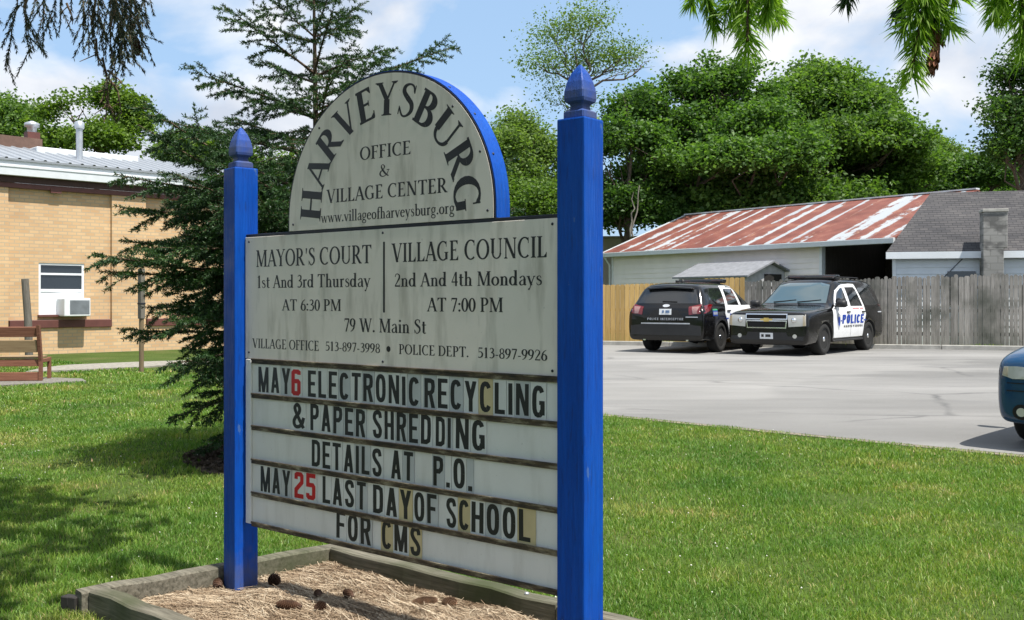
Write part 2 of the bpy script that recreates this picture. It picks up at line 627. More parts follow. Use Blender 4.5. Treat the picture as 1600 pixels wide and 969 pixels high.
def lawn_ok(x, y, grow=0.0):
    ok = ~inside(lot_poly, x, y) & ~inside(planter_poly, x, y) & ~inside(path_poly, x, y) & ~inside(pad_poly, x, y)
    ok &= ((x - SPR.x) ** 2 + (y - SPR.y) ** 2) > (MULCH_R * (1 + 0.10 * np.sin(5 * np.arctan2(y - SPR.y, x - SPR.x)))) ** 2
    bx = (x - BK_A.x) * -BK_U.y + (y - BK_A.y) * BK_U.x
    ok &= bx < -0.05
    d = (x - LOT_A.x) * nn.x + (y - LOT_A.y) * nn.y
    ok &= (d > 0.02 + 0.10 * vnoise(x, x * 0, .25, 77) * vnoise(x, y, .9, 78))
    return ok


def vnoise(x, y, s, seed):
    r = np.random.default_rng(seed)
    g = r.random((64, 64))
    u, v = x / s + 31.3, y / s + 17.7
    i, j = np.floor(u).astype(int), np.floor(v).astype(int)
    fu, fv = u - i, v - j
    fu, fv = fu * fu * (3 - 2 * fu), fv * fv * (3 - 2 * fv)
    a = g[i % 64, j % 64] * (1 - fu) + g[(i + 1) % 64, j % 64] * fu
    b = g[i % 64, (j + 1) % 64] * (1 - fu) + g[(i + 1) % 64, (j + 1) % 64] * fu
    return a * (1 - fv) + b * fv


def grass_band(y0, y1, dens, hmin, hmax, wid):
    xl, xr = -0.56 * y1 - 1.8, 0.56 * y1 + 1.8
    n = int((xr - xl) * (y1 - y0) * dens)
    x = RNG.uniform(xl, xr, n)
    y = RNG.uniform(y0, y1, n)
    k = (np.abs(x) < 0.545 * y + 1.7) & lawn_ok(x, y)
    x, y = x[k], y[k]
    pn = vnoise(x, y, 0.55, 3) * 0.6 + vnoise(x, y, 0.17, 4) * 0.4
    thin = vnoise(x, y, 0.9, 5)
    k = RNG.random(len(x)) < np.clip(1.35 - 1.2 * np.clip(thin - 0.55, 0, 1) * 2.4, 0.25, 1)
    x, y, pn = x[k], y[k], pn[k]
    n = len(x)
    tuft = np.clip((vnoise(x, y, .45, 6) - .68) * 5, 0, 1)
    h = (hmin + (hmax - hmin) * pn) * (1 + .7 * tuft) * RNG.uniform(0.6, 1.25, n)
    a = RNG.uniform(0, 2 * PI, n)
    lean = RNG.uniform(0.15, 1.0, n) * h
    la = RNG.uniform(0, 2 * PI, n)
    w = wid * RNG.uniform(0.6, 1.3, n)
    z = gza(y) - 0.004
    ca, sa = np.cos(a) * w / 2, np.sin(a) * w / 2
    lx, ly = np.cos(la) * lean, np.sin(la) * lean
    V = np.zeros((n, 5, 3), dtype=np.float32)
    V[:, 0] = np.stack([x - ca, y - sa, z], 1)
    V[:, 1] = np.stack([x + ca, y + sa, z], 1)
    V[:, 2] = np.stack([x + ca * .8 + lx * .35, y + sa * .8 + ly * .35, z + h * .6], 1)
    V[:, 3] = np.stack([x - ca * .8 + lx * .35, y - sa * .8 + ly * .35, z + h * .6], 1)
    V[:, 4] = np.stack([x + lx, y + ly, z + h * np.sqrt(np.clip(1.15 - (lean / h) ** 2 * .55, .2, 1))], 1)
    return V


def make_grass():
    m = Mat('lawn_grass_blades', (0.08, 0.17, 0.03), 0.45, 0, 0.35)
    c = m.ramp(m.island(), [(0.0, (0.08, 0.165, 0.026)), (0.45, (0.145, 0.265, 0.040)), (0.82, (0.21, 0.33, 0.06)), (0.93, (0.27, 0.33, 0.10)), (1.0, (0.40, 0.35, 0.17))])
    p = m.ramp(m.noise(0.8, 6, None, .62), [(0.36, (0.62, 0.80, 0.70)), (0.47, (1.0, 1.03, 1.0)), (0.55, (1.2, 1.1, 1.05)), (0.63, (1.85, 1.28, 1.9))])
    c = m.mix(1.0, c, p, 'MULTIPLY')
    m.color(c)
    m.leafy(m.mix(1.0, c, (1.25, 1.3, 0.6), 'MULTIPLY'), 0.38)
    return m.m


M_GRASS = make_grass()
gvs = [grass_band(4.0, 6.0, 9500, .020, .050, .0045), grass_band(6.0, 8.5, 6000, .020, .050, .0055), grass_band(8.5, 12.5, 2800, .020, .050, .0075),
       grass_band(12.5, 18.0, 1000, .022, .058, .014), grass_band(18.0, 27.0, 380, .022, .058, .024)]
GV = np.concatenate(gvs)
nG = len(GV)
idx = np.arange(nG)[:, None] * 5
gq = np.concatenate([np.stack([idx + 0, idx + 1, idx + 2, idx + 3], 1)[:, :, 0]])
gt = np.stack([idx + 3, idx + 2, idx + 4], 1)[:, :, 0]
me = bpy.data.meshes.new('grass')
me.vertices.add(nG * 5)
me.vertices.foreach_set('co', GV.reshape(-1))
lp = np.concatenate([gq, gt], 1).astype(np.int32).ravel()
me.loops.add(len(lp))
me.loops.foreach_set('vertex_index', lp)
me.polygons.add(nG * 2)
ls = (np.arange(nG)[:, None] * 7 + np.array([0, 4])[None, :]).astype(np.int32).ravel()
me.polygons.foreach_set('loop_start', ls)
me.update(calc_edges=True)
tag(link_mesh('grass', me, M_GRASS), kind='stuff')
del GV, gvs

# clover heads in the lawn, too many to count
cx = RNG.uniform(-7, 8, 1200); cy = RNG.uniform(4.3, 16, 1200)
k = lawn_ok(cx, cy) & (vnoise(cx, cy, 1.3, 9) > 0.56)
cx, cy = cx[k], cy[k]
o4 = np.array([[1, 0, 0], [0, 1, 0], [-1, 0, 0], [0, -1, 0], [0, 0, 1], [0, 0, -1]], float)
cv = (np.stack([cx, cy, gza(cy) + RNG.uniform(.035, .075, len(cx))], 1)[:, None, :] + o4[None] * RNG.uniform(.004, .007, len(cx))[:, None, None]).reshape(-1, 3)
of = np.array([[0, 1, 4], [1, 2, 4], [2, 3, 4], [3, 0, 4], [1, 0, 5], [2, 1, 5], [3, 2, 5], [0, 3, 5]])
cf = (np.arange(len(cx))[:, None, None] * 6 + of[None]).reshape(-1, 3)
tag(fast_mesh('clover_heads', cv, cf, plain('clover_white', (0.62, 0.62, 0.52), 0.8)), kind='stuff')


# ------------------------------------------------------------------ lettering drawn with pen strokes
class Pen:
    def __init__(self, T=0.135, t=0.055):
        self.p, self.T, self.t = [], T, t

    def poly(self, *pts): self.p.append(list(pts)); return self
    def rect(self, x0, y0, x1, y1): return self.poly((x0, y0), (x1, y0), (x1, y1), (x0, y1))

    def ser(self, x, y, hw=0.13, up=True, h=0.035):
        s = 1 if up else -1
        self.poly(*[(x - hw, y), (x + hw, y), (x + hw, y + s * h), (x - hw, y + s * h)][::s])
        self.poly(*[(x - hw * .8, y + s * h), (x + hw * .8, y + s * h), (x + hw * .45, y + s * h * 2.2), (x - hw * .45, y + s * h * 2.2)][::s])
        return self

    def stem(self, x, y0, y1, w=None, s='bt'):
        w = w or self.T
        self.rect(x - w / 2, y0, x + w / 2, y1)
        if 'b' in s: self.ser(x, y0, w / 2 + .07)
        if 't' in s: self.ser(x, y1, w / 2 + .07, False)
        if 'l' in s: self.poly((x - w / 2 - .08, y1 - .05), (x, y1 - .09), (x, y1), (x - w / 2, y1))
        return self

    def diag(self, x0, y0, x1, y1, w): return self.poly((x0 - w / 2, y0), (x0 + w / 2, y0), (x1 + w / 2, y1), (x1 - w / 2, y1))
    def hb(self, x0, x1, y, w=None):
        w = w or self.t
        return self.rect(x0, y - w / 2, x1, y + w / 2)

    def dot(self, x, y, r, n=10): return self.poly(*[(x + r * math.cos(2 * PI * k / n), y + r * math.sin(2 * PI * k / n)) for k in range(n)])

    def path(self, pts, ws):
        """quads along a polyline with a width at each point"""
        n = len(pts)
        if not hasattr(ws, '__len__'): ws = [ws] * n
        L = []
        for i in range(n):
            a, b = pts[max(i - 1, 0)], pts[min(i + 1, n - 1)]
            if 0 < i < n - 1:
                d1 = Vector((pts[i][0] - a[0], pts[i][1] - a[1])).normalized()
                d2 = Vector((b[0] - pts[i][0], b[1] - pts[i][1])).normalized()
                d = (d1 + d2).normalized() if (d1 + d2).length > 1e-6 else d1
                k = 1 / max(0.5, d.dot(d1))
            else:
                d = Vector((b[0] - a[0], b[1] - a[1])).normalized(); k = 1
            nx, ny = -d.y * ws[i] / 2 * k, d.x * ws[i] / 2 * k
            L.append(((pts[i][0] + nx, pts[i][1] + ny), (pts[i][0] - nx, pts[i][1] - ny)))
        for i in range(n - 1):
            self.poly(L[i][1], L[i + 1][1], L[i + 1][0], L[i][0])
        return self

    def arc(self, cx, cy, rx, ry, a0, a1, n=16, T=None, t=None, mono=None):
        T, t = T or self.T, t or self.t
        pts, ws = [], []
        for k in range(n + 1):
            a = R(a0 + (a1 - a0) * k / n)
            pts.append((cx + rx * math.cos(a), cy + ry * math.sin(a)))
            ws.append(mono if mono else t + (T - t) * abs(math.cos(a)) ** 1.4)
        return self.path(pts, ws)

    def curve(self, pts, ws, n=5):
        P = [pts[0]] + list(pts) + [pts[-1]]
        W = [ws[0]] + list(ws) + [ws[-1]] if hasattr(ws, '__len__') else [ws] * len(P)
        op, ow = [], []
        for i in range(1, len(P) - 2):
            for k in range(n):
                u = k / n
                f = lambda a, b, c, d: 0.5 * (2 * b + (c - a) * u + (2 * a - 5 * b + 4 * c - d) * u * u + (3 * b - a - 3 * c + d) * u ** 3)
                op.append((f(P[i - 1][0], P[i][0], P[i + 1][0], P[i + 2][0]), f(P[i - 1][1], P[i][1], P[i + 1][1], P[i + 2][1])))
                ow.append(W[i] + (W[i + 1] - W[i]) * u)
        op.append(P[-2]); ow.append(W[-2])
        return self.path(op, ow)


def serif(ch, T=.15, t=.06):
    p = Pen(T, t)
    T, t = p.T, p.t
    w = 0.6
    if ch == 'A': p.diag(.08, 0, .36, 1, .07).diag(.64, 0, .36, 1, .16).hb(.17, .55, .33).ser(.08, 0, .10).ser(.64, 0, .14); w = .74
    elif ch == 'B': p.stem(.16, 0, 1, s='').hb(.03, .29, .975).hb(.16, .29, .53).hb(.03, .31, .025).arc(.28, .755, .19, .222, -90, 90).arc(.30, .275, .23, .25, -90, 90); w = .64
    elif ch == 'C': p.arc(.41, .5, .32, .475, 52, 310).rect(.60, .70, .635, .98).poly((.52, .93), (.60, .80), (.60, .93)); w = .72
    elif ch == 'D': p.stem(.16, 0, 1, s='').hb(.03, .31, .975).hb(.03, .31, .025).arc(.30, .5, .36, .475, -90, 90); w = .76
    elif ch in 'EF':
        p.stem(.16, 0, 1, s='').hb(.03, .52, .972).hb(.16, .42, .52).rect(.49, .80, .525, .98).poly((.40, .95), (.49, .82), (.49, .95)).rect(.40, .43, .43, .61)
        if ch == 'E': p.hb(.03, .55, .028).rect(.53, .02, .565, .23).poly((.42, .05), (.53, .05), (.53, .18))
        else: p.ser(.16, 0, .15)
        w = .62 if ch == 'E' else .57
    elif ch == 'G': p.arc(.41, .5, .32, .475, 52, 318).rect(.60, .70, .635, .98).poly((.52, .93), (.60, .80), (.60, .93)).stem(.62, .06, .43, s='').ser(.62, .44, .13, False); w = .80
    elif ch == 'H': p.stem(.17, 0, 1).stem(.63, 0, 1).hb(.17, .63, .52); w = .80
    elif ch == 'I': p.stem(.17, 0, 1); w = .34
    elif ch == 'L': p.stem(.16, 0, 1, s='t').hb(.03, .53, .028).rect(.51, .02, .545, .25).poly((.38, .05), (.51, .05), (.51, .2)); w = .58
    elif ch == 'M': p.stem(.14, 0, 1, .065, 'b').stem(.80, 0, 1).diag(.47, 0.02, .17, 1, .15).diag(.46, .02, .76, 1, .065).ser(.13, 1, .10, False); w = .96
    elif ch == 'N': p.stem(.15, 0, 1, .065, 'b').stem(.66, 0, 1, .065, 't').diag(.64, 0, .16, 1, .16).ser(.12, 1, .10, False); w = .80
    elif ch == 'O': p.arc(.41, .5, .32, .475, 0, 360, 24); w = .82
    elif ch in 'PR':
        p.stem(.16, 0, 1, s='b').hb(.03, .30, .975).hb(.16, .30, .47).arc(.29, .722, .21, .25, -90, 90); w = .60
        if ch == 'R': p.diag(.62, 0, .32, .48, .16).ser(.64, 0, .09); w = .70
    elif ch == 'S': p.curve([(.46, .76), (.40, .93), (.27, .97), (.14, .88), (.13, .72), (.28, .56), (.43, .42), (.46, .22), (.34, .05), (.20, .03), (.07, .24)], [.05, .06, .06, .10, .13, .155, .14, .11, .065, .06, .05]).rect(.45, .73, .48, .97).rect(.05, .03, .08, .28); w = .56
    elif ch == 'T': p.stem(.35, 0, 1, s='b').hb(.03, .67, .972).rect(.03, .77, .062, .98).rect(.638, .77, .67, .98).poly((.06, .95), (.06, .8), (.16, .95)).poly((.64, .95), (.54, .95), (.64, .8)); w = .70
    elif ch == 'U': p.stem(.17, .28, 1, s='t').stem(.62, .28, 1, .065, 't').arc(.397, .29, .227, .26, 180, 360, T=.10); w = .78
    elif ch == 'V': p.diag(.38, 0, .11, 1, .16).diag(.37, 0, .63, 1, .065).ser(.10, 1, .14, False).ser(.63, 1, .10, False); w = .73
    elif ch == 'W': p.diag(.33, 0, .11, 1, .15).diag(.33, 0, .52, 1, .065).diag(.74, 0, .50, 1, .15).diag(.74, 0, .96, 1, .065).ser(.10, 1, .13, False).ser(.96, 1, .09, False).ser(.50, 1, .10, False); w = 1.06
    elif ch == 'Y': p.diag(.36, .44, .10, 1, .15).diag(.35, .44, .60, 1, .065).stem(.35, 0, .47, s='b').ser(.09, 1, .13, False).ser(.60, 1, .10, False); w = .69
    elif ch == '&': p.curve([(.76, .50), (.66, .22), (.46, .04), (.24, .02), (.09, .18), (.14, .40), (.34, .56), (.44, .78), (.34, .95), (.22, .90), (.20, .74), (.34, .46), (.56, .18), (.76, .02)], [.05, .06, .06, .08, .13, .11, .06, .10, .05, .07, .11, .14, .13, .08]).hb(.62, .84, .52); w = .86
    elif ch == 'a': p.stem(.40, .03, .45, s='').curve([(.40, .42), (.36, .58), (.25, .62), (.10, .50)], [.13, .08, .05, .11]).curve([(.40, .38), (.22, .33), (.10, .2), (.14, .05), (.26, .03), (.40, .14)], [.04, .05, .11, .10, .05, .05]).curve([(.40, .05), (.45, .02), (.52, .06)], [.1, .06, .03]); w = .53
    elif ch == 'b': p.stem(.15, .02, 1.03, s='l').arc(.33, .31, .19, .285, 0, 360); w = .58
    elif ch == 'd': p.arc(.25, .31, .18, .285, 0, 360).stem(.44, 0, 1.03, s='l').ser(.49, 0, .08); w = .60
    elif ch == 'e': p.arc(.27, .31, .19, .29, 15, 322).hb(.10, .46, .37, .045); w = .52
    elif ch == 'f': p.stem(.17, 0, .82, s='b').curve([(.17, .78), (.20, .95), (.31, 1.01), (.42, .93)], [.13, .10, .06, .11]).hb(.04, .36, .605); w = .37
    elif ch == 'g': p.arc(.25, .40, .16, .21, 0, 360, T=.11).arc(.25, -.13, .19, .14, 0, 360, T=.09).curve([(.13, .22), (.10, .10), (.22, .04), (.36, .0)], [.05, .06, .09, .08]).hb(.36, .50, .57, .07); w = .53
    elif ch in 'hn':
        p.stem(.15, 0, 1.03 if ch == 'h' else .62, s='bl').curve([(.16, .44), (.27, .59), (.38, .58), (.44, .46), (.44, .3)], [.04, .06, .09, .13, .135]).stem(.44, 0, .34, s='b'); w = .60
    elif ch == 'i': p.stem(.16, 0, .62, s='bl').dot(.16, .86, .085); w = .31
    elif ch == 'l': p.stem(.16, 0, 1.03, s='bl'); w = .31
    elif ch == 'o': p.arc(.28, .31, .20, .285, 0, 360, 20); w = .56
    elif ch == 'r': p.stem(.15, 0, .62, s='bl').curve([(.16, .42), (.25, .57), (.38, .57)], [.04, .07, .14]); w = .43
    elif ch == 's': p.curve([(.34, .47), (.29, .59), (.20, .61), (.10, .54), (.12, .42), (.23, .34), (.33, .25), (.33, .10), (.22, .02), (.13, .03), (.05, .16)], [.04, .05, .05, .08, .11, .125, .11, .09, .05, .05, .04]); w = .42
    elif ch == 't': p.stem(.17, .08, .84, s='').hb(.04, .36, .605).curve([(.17, .12), (.22, .03), (.36, .06)], [.12, .08, .04]); w = .38
    elif ch == 'u': p.stem(.14, .12, .62, s='l').curve([(.14, .16), (.19, .04), (.30, .03), (.42, .13)], [.13, .10, .06, .05]).stem(.44, 0, .62, s='l').ser(.49, 0, .08); w = .60
    elif ch == 'v': p.diag(.29, 0, .09, .62, .14).diag(.28, 0, .47, .62, .06).ser(.09, .62, .11, False).ser(.47, .62, .08, False); w = .55
    elif ch == 'w': p.diag(.26, 0, .09, .62, .13).diag(.25, 0, .41, .62, .055).diag(.58, 0, .40, .62, .13).diag(.57, 0, .75, .62, .055).ser(.09, .62, .11, False).ser(.75, .62, .08, False).ser(.41, .62, .08, False); w = .82
    elif ch == 'y': p.diag(.29, 0, .09, .62, .14).diag(.16, -.28, .47, .62, .06).ser(.09, .62, .11, False).ser(.47, .62, .08, False).dot(.13, -.26, .06); w = .55
    elif ch == '0': p.arc(.25, .49, .18, .465, 0, 360, 20); w = .50
    elif ch == '1': p.stem(.25, 0, 1, s='b').poly((.07, .84), (.25, .86), (.25, .99)); w = .48
    elif ch == '2': p.curve([(.07, .74), (.13, .92), (.25, .96), (.39, .85), (.38, .63), (.22, .34), (.06, .06)], [.06, .06, .06, .10, .13, .09, .06]).hb(.05, .44, .055, .11).rect(.43, .0, .46, .2); w = .50
    elif ch == '3': p.curve([(.09, .83), (.20, .96), (.36, .86), (.34, .64), (.17, .53)], [.05, .06, .12, .12, .05]).curve([(.17, .53), (.38, .46), (.42, .24), (.28, .04), (.06, .07)], [.05, .10, .14, .08, .08]); w = .50
    elif ch == '4': p.diag(.05, .30, .33, 1, .055).hb(.03, .48, .29, .08).stem(.35, 0, 1, .125, ''); w = .51
    elif ch == '5': p.hb(.12, .44, .93, .11).rect(.11, .5, .15, .96).curve([(.12, .55), (.30, .58), (.43, .40), (.40, .16), (.24, .03), (.06, .07)], [.05, .08, .13, .13, .08, .08]); w = .50
    elif ch == '6': p.arc(.26, .30, .18, .275, 0, 360).curve([(.10, .30), (.15, .65), (.27, .86), (.43, .97)], [.12, .12, .08, .05]); w = .51
    elif ch == '7': p.hb(.05, .46, .93, .11).diag(.18, 0, .42, .9, .10).rect(.05, .75, .08, .97); w = .49
    elif ch == '8': p.arc(.25, .73, .15, .22, 0, 360, T=.10).arc(.25, .26, .18, .24, 0, 360, T=.12); w = .50
    elif ch == '9': p.arc(.24, .68, .18, .275, 0, 360).curve([(.40, .68), (.35, .33), (.23, .12), (.07, .01)], [.12, .12, .08, .05]); w = .51
    elif ch == ':': p.dot(.12, .08, .085).dot(.12, .55, .085); w = .24
    elif ch == '.': p.dot(.12, .08, .085); w = .25
    elif ch == '-': p.hb(.05, .28, .30, .09); w = .33
    elif ch == "'": p.poly((.08, .98), (.10, .66), (.14, .66), (.2, .98)); w = .25
    elif ch == ' ': w = .28
    return p.p, w


def sans(ch, W=0.16):
    """condensed monoline capitals of the changeable letters and the vehicle markings"""
    p = Pen()
    h = W / 2
    w = .46
    L = lambda *pts: p.path(list(pts), W)
    lo, hi, l, r = h, 1 - h, h, .46 - h
    m = .23
    def stad(a0, a1, n=14):
        pts = []
        for k in range(n + 1):
            a = R(a0 + (a1 - a0) * k / n)
            c, s = math.cos(a), math.sin(a)
            pts.append((m + (m - h) * math.copysign(abs(c) ** .8, c), .5 + (.5 - h) * math.copysign(abs(s) ** .62, s)))
        return p.path(pts, W)
    if ch == 'A': p.diag(.09, 0, .24, 1, W * 1.03).diag(.41, 0, .26, 1, W * 1.03).hb(.14, .36, .27, W * .85); w = .5
    elif ch == 'C': stad(32, 328)
    elif ch == 'D': p.rect(0, 0, W, 1).path([(l, hi), (.26, hi), (r - .02, .86), (r, .68), (r, .32), (r - .02, .14), (.26, lo), (l, lo)], W)
    elif ch in 'EF':
        p.rect(0, 0, W, 1).rect(W, 1 - W * .9, .42, 1).rect(W, .44, .37, .44 + W * .85); w = .42
        if ch == 'E': p.rect(W, 0, .42, W * .9)
    elif ch == 'G': stad(32, 330); p.rect(r - h, .08, r + h, .48).rect(m + .03, .40, r + h, .40 + W * .8)
    elif ch == 'H': p.rect(0, 0, W, 1).rect(.46 - W, 0, .46, 1).rect(W, .44, .46 - W, .44 + W * .9)
    elif ch == 'I': p.rect(0, 0, W, 1); w = W
    elif ch == 'L': p.rect(0, 0, W, 1).rect(W, 0, .40, W * .9); w = .40
    elif ch == 'M': p.rect(0, 0, W * .9, 1).rect(.60 - W * .9, 0, .60, 1).diag(.30, 0, .09, 1, W).diag(.30, 0, .51, 1, W); w = .60
    elif ch == 'N': p.rect(0, 0, W * .9, 1).rect(.48 - W * .9, 0, .48, 1).diag(.40, 0, .08, 1, W); w = .48
    elif ch == 'O': stad(0, 360, 24)
    elif ch in 'PRB':
        p.rect(0, 0, W, 1).path([(l, hi), (.27, hi), (r - .02, .88), (r, .73), (r - .02, .58), (.27, .45 + h * .6), (l, .45 + h * .6)], W)
        if ch == 'R': p.diag(.39, 0, .27, .45, W * 1.02)
        if ch == 'B': p.path([(l, .45 + h * .6), (.27, .45 + h * .6), (r - .02, .42), (r, .28), (r - .02, .14), (.27, lo), (l, lo)], W)
    elif ch == 'S': p.curve([(r, .73), (r - .04, .89), (m, hi), (l + .03, .87), (l, .72), (m - .06, .57), (m + .07, .44), (r, .28), (r - .04, .12), (m, lo), (l + .04, .12), (l, .29)], W, 4)
    elif ch == 'T': p.rect(.22 - h, 0, .22 + h, 1 - W * .9).rect(0, 1 - W * .9, .44, 1); w = .44
    elif ch == 'U': L((l, 1), (l, .30), (l + .03, .13), (m, lo), (r - .03, .13), (r, .30), (r, 1))
    elif ch == 'V': p.diag(.24, 0, .09, 1, W * 1.03).diag(.26, 0, .41, 1, W * 1.03); w = .5
    elif ch == 'W': p.diag(.18, 0, .08, 1, W).diag(.20, 0, .34, 1, W).diag(.50, 0, .36, 1, W).diag(.52, 0, .62, 1, W); w = .70
    elif ch == 'Y': p.diag(.24, .42, .08, 1, W * 1.05).diag(.24, .42, .40, 1, W * 1.05).rect(.24 - h, 0, .24 + h, .45); w = .48
    elif ch == '&': p.curve([(.50, .44), (.43, .2), (.28, lo), (.13, .10), (l, .27), (.16, .45), (.30, .62), (.32, .80), (.22, hi), (.12, .82), (.15, .66), (.30, .38), (.50, .04)], W * .88, 4); w = .54
    elif ch == '.': p.rect(0, 0, W * 1.05, W * 1.05); w = W
    elif ch == '-': p.rect(0, .42, .22, .56); w = .24
    elif ch == '6': L((r, .80), (r, hi - .03), (r - .05, hi), (l + .05, hi), (l, hi - .05), (l, lo + .05), (l + .05, lo), (r - .05, lo), (r, lo + .05), (r, .50), (r - .05, .55), (l, .55))
    elif ch == '2': L((l, .72), (l, hi - .04), (l + .05, hi), (r - .05, hi), (r, hi - .05), (r, .62), (l, .32), (l, lo), (r + h, lo))
    elif ch == '5': L((r + h, hi), (l, hi), (l, .56), (r - .05, .56), (r, .50), (r, lo + .05), (r - .05, lo), (l + .05, lo), (l, lo + .05), (l, .24))
    elif ch == '0': stad(0, 360, 20)
    elif ch == '1': p.rect(.1, 0, .1 + W, 1).poly((0, .78), (.1, .84), (.1, 1)); w = .3
    elif ch == '3': L((l, .8), (l + .05, hi), (r - .05, hi), (r, .85), (r, .62), (m, .53), (r, .44), (r, .15), (r - .05, lo), (l + .05, lo), (l, .2))
    elif ch == '4': p.diag(.06, .28, .26, 1, W).rect(0, .22, .46, .22 + W).rect(.28, 0, .28 + W, .7)
    elif ch == '7': p.rect(0, 1 - W, .46, 1).diag(.14, 0, .38, .9, W)
    elif ch == ' ': w = .25
    return p.p, w


def text_polys(txt, font, gap=0.0):
    out, x = [], 0.0
    for ch in txt:
        ps, w = font(ch)
        out += [[(a + x, b) for a, b in q] for q in ps]
        x += w + gap
    return out, x - gap


def put_polys(mb, polys, f, step=3e-5, mi=0):
    """each stroke a hair above the one before so none share a plane; f maps (x, y, lift) to a point"""
    for k, q in enumerate(polys):
        lift = (k % 12) * step
        mb.add([f(a, b, lift) for a, b in q], [tuple(range(len(q)))], mi)


# ------------------------------------------------------------------ the village sign
SIGN = thing('village_sign', 'large white message sign with an arched top between two tall blue posts', 'sign', SA, SIGN_RZ)
PW = 0.127
BT0, BT1 = 0.0, 1.935                  # board from the left post to the right post
FRONT = 0.020                          # how far the panel face lies behind the posts' faces
Z_RAIL0, Z_INFO0, Z_TOP = 0.362, 1.180, 1.786


def on_board(px, py, c=FRONT):
    d = Vector(((px - 800) / FPX, 1, (HOR - py) / FPX))
    o = Vector((0, 0, EYE)) - SA
    t = (c - o.dot(SV)) / d.dot(SV)
    p = o + d * t
    return p.dot(SU), p.z + SA.z


def make_post(rz, loc, h):
    m = MB()
    m.span((-PW / 2, -PW / 2, -0.05), (PW / 2, PW / 2, h))
    m2 = MB()
    pr = [(.0465, 0), (.0475, .006), (.047, .026), (.041, .031), (.030, .036), (.0275, .048), (.030, .056), (.044, .066), (.0465, .078), (.0455, .105), (.038, .140), (.026, .172), (.012, .196), (.003, .208)]
    rings = []
    for r, z in pr:
        c = r * 0.12
        rings.append([Vector((x, y, z)) for x, y in ((r - c, -r), (r, -r + c), (r, r - c), (r - c, r), (-r + c, r), (-r, r - c), (-r, -r + c), (-r + c, -r))])
    m2.rings(rings)
    o = m.build('post', M_BLUE, SIGN, bevel=0.007, seg=2)
    o.location = loc
    o.rotation_euler = (0, 0, rz)
    f = m2.build('finial', M_BLUE, o)
    f.location = (0, 0, h)
    return o


make_post(-R(10), (-PW / 2 - .026, PW / 2 - .021, 0), 2.135)
make_post(0, (BT1 + PW / 2, PW / 2, 0), 2.152)

# box frame behind the panels
b = MB()
b.span((BT0 + .006, FRONT + .004, Z_INFO0 + .002), (BT1, FRONT + .088, Z_TOP - .004))
b.build('backing_box', M_BLUE, SIGN, bevel=.003)
b = MB()
b.span((BT0 - .018, FRONT + .001, Z_TOP - .002), (BT1, FRONT + .092, Z_TOP + .012))
b.build('top_trim', M_TRIM, SIGN, bevel=.002)
b = MB()
b.span((BT0 - .020, FRONT, Z_INFO0), (BT1 - .001, FRONT + .006, Z_TOP - .003))
INFO = b.build('info_panel', M_PANEL, SIGN, bevel=.0015)
# screws of the panel
b = MB()
for u, z in ((0.01, 1.76), (0.01, 1.21), (1.90, 1.76), (1.90, 1.20), (.97, 1.765), (.97, 1.20)):
    b = MB(); b.lathe([(.006, 0), (.005, .003), (0.0005, .0035)], 8, Matrix.Translation((u, FRONT, z)) @ Matrix.Rotation(R(90), 4, 'X'))
    b.build('screw', M_TRIM, INFO)

# arched top
AC, AR, AZ = 0.966, 0.640, 1.800 + .045


def arch(r, z0, n=56):
    return [(AC + r, z0)] + [(AC + r * math.cos(PI * k / n), AZ + r * math.sin(PI * k / n) * 0.965) for k in range(n + 1)] + [(AC - r, z0)]


b = MB()
b.prism([(u, FRONT + .005, z) for u, z in arch(AR + .012, Z_TOP + .014)], (0, .083, 0))
ABODY = b.build('arch_frame', M_BLUE, SIGN)
b = MB()
b.prism([(u, FRONT - .001, z) for u, z in arch(AR, Z_TOP + .013)], (0, .005, 0))
APAN = b.build('arch_panel', M_PANEL, SIGN)
b = MB()
b.prism([(u, FRONT + .0005, z) for u, z in arch(AR + .008, Z_TOP + .0135)], (0, .003, 0))
b.build('arch_edge', M_TRIM, APAN)
b = MB()
for u, z in ((AC - .61, 1.83), (AC + .61, 1.83), (AC - .42, 2.27), (AC + .42, 2.27), (AC + .57, 2.07)):
    b = MB(); b.lathe([(.006, 0), (.005, .003), (0.0005, .0035)], 8, Matrix.Translation((u, FRONT - .001, z)) @ Matrix.Rotation(R(90), 4, 'X')); b.build('screw', M_TRIM, APAN)
for a in (20, 38, 55, 72):
    b = MB(); b.lathe([(.006, 0), (.005, .003), (0.0005, .0035)], 8, Matrix.Translation((AC + (AR + .012) * math.cos(R(a)), FRONT + .03, AZ + (AR + .012) * .965 * math.sin(R(a)))) @ Matrix.Rotation(R(90 - a), 4, 'Y')); b.build('screw', M_TRIM, ABODY)


def line(mb, txt, L, Rr, caph, zoom, org, face, bend=1.0):
    """text between two photo points given in a zoomed view"""
    k = 1600 / (620 if zoom == 0 else zoom)
    f = lambda q: (org[0] + q[0] / k, org[1] + q[1] / k)
    (u0, z0), (u1, z1) = on_board(*f(L)), on_board(*f(Rr))
    _, zt = on_board(f(L)[0], f(L)[1] - caph / k)
    h = zt - z0
    z = (z0 + z1) / 2
    ps, w = text_polys(txt, serif, 0.015)
    sx = (u1 - u0) / w
    put_polys(mb, ps, lambda a, c, l: (u0 + a * sx, face - l, z + c * h))


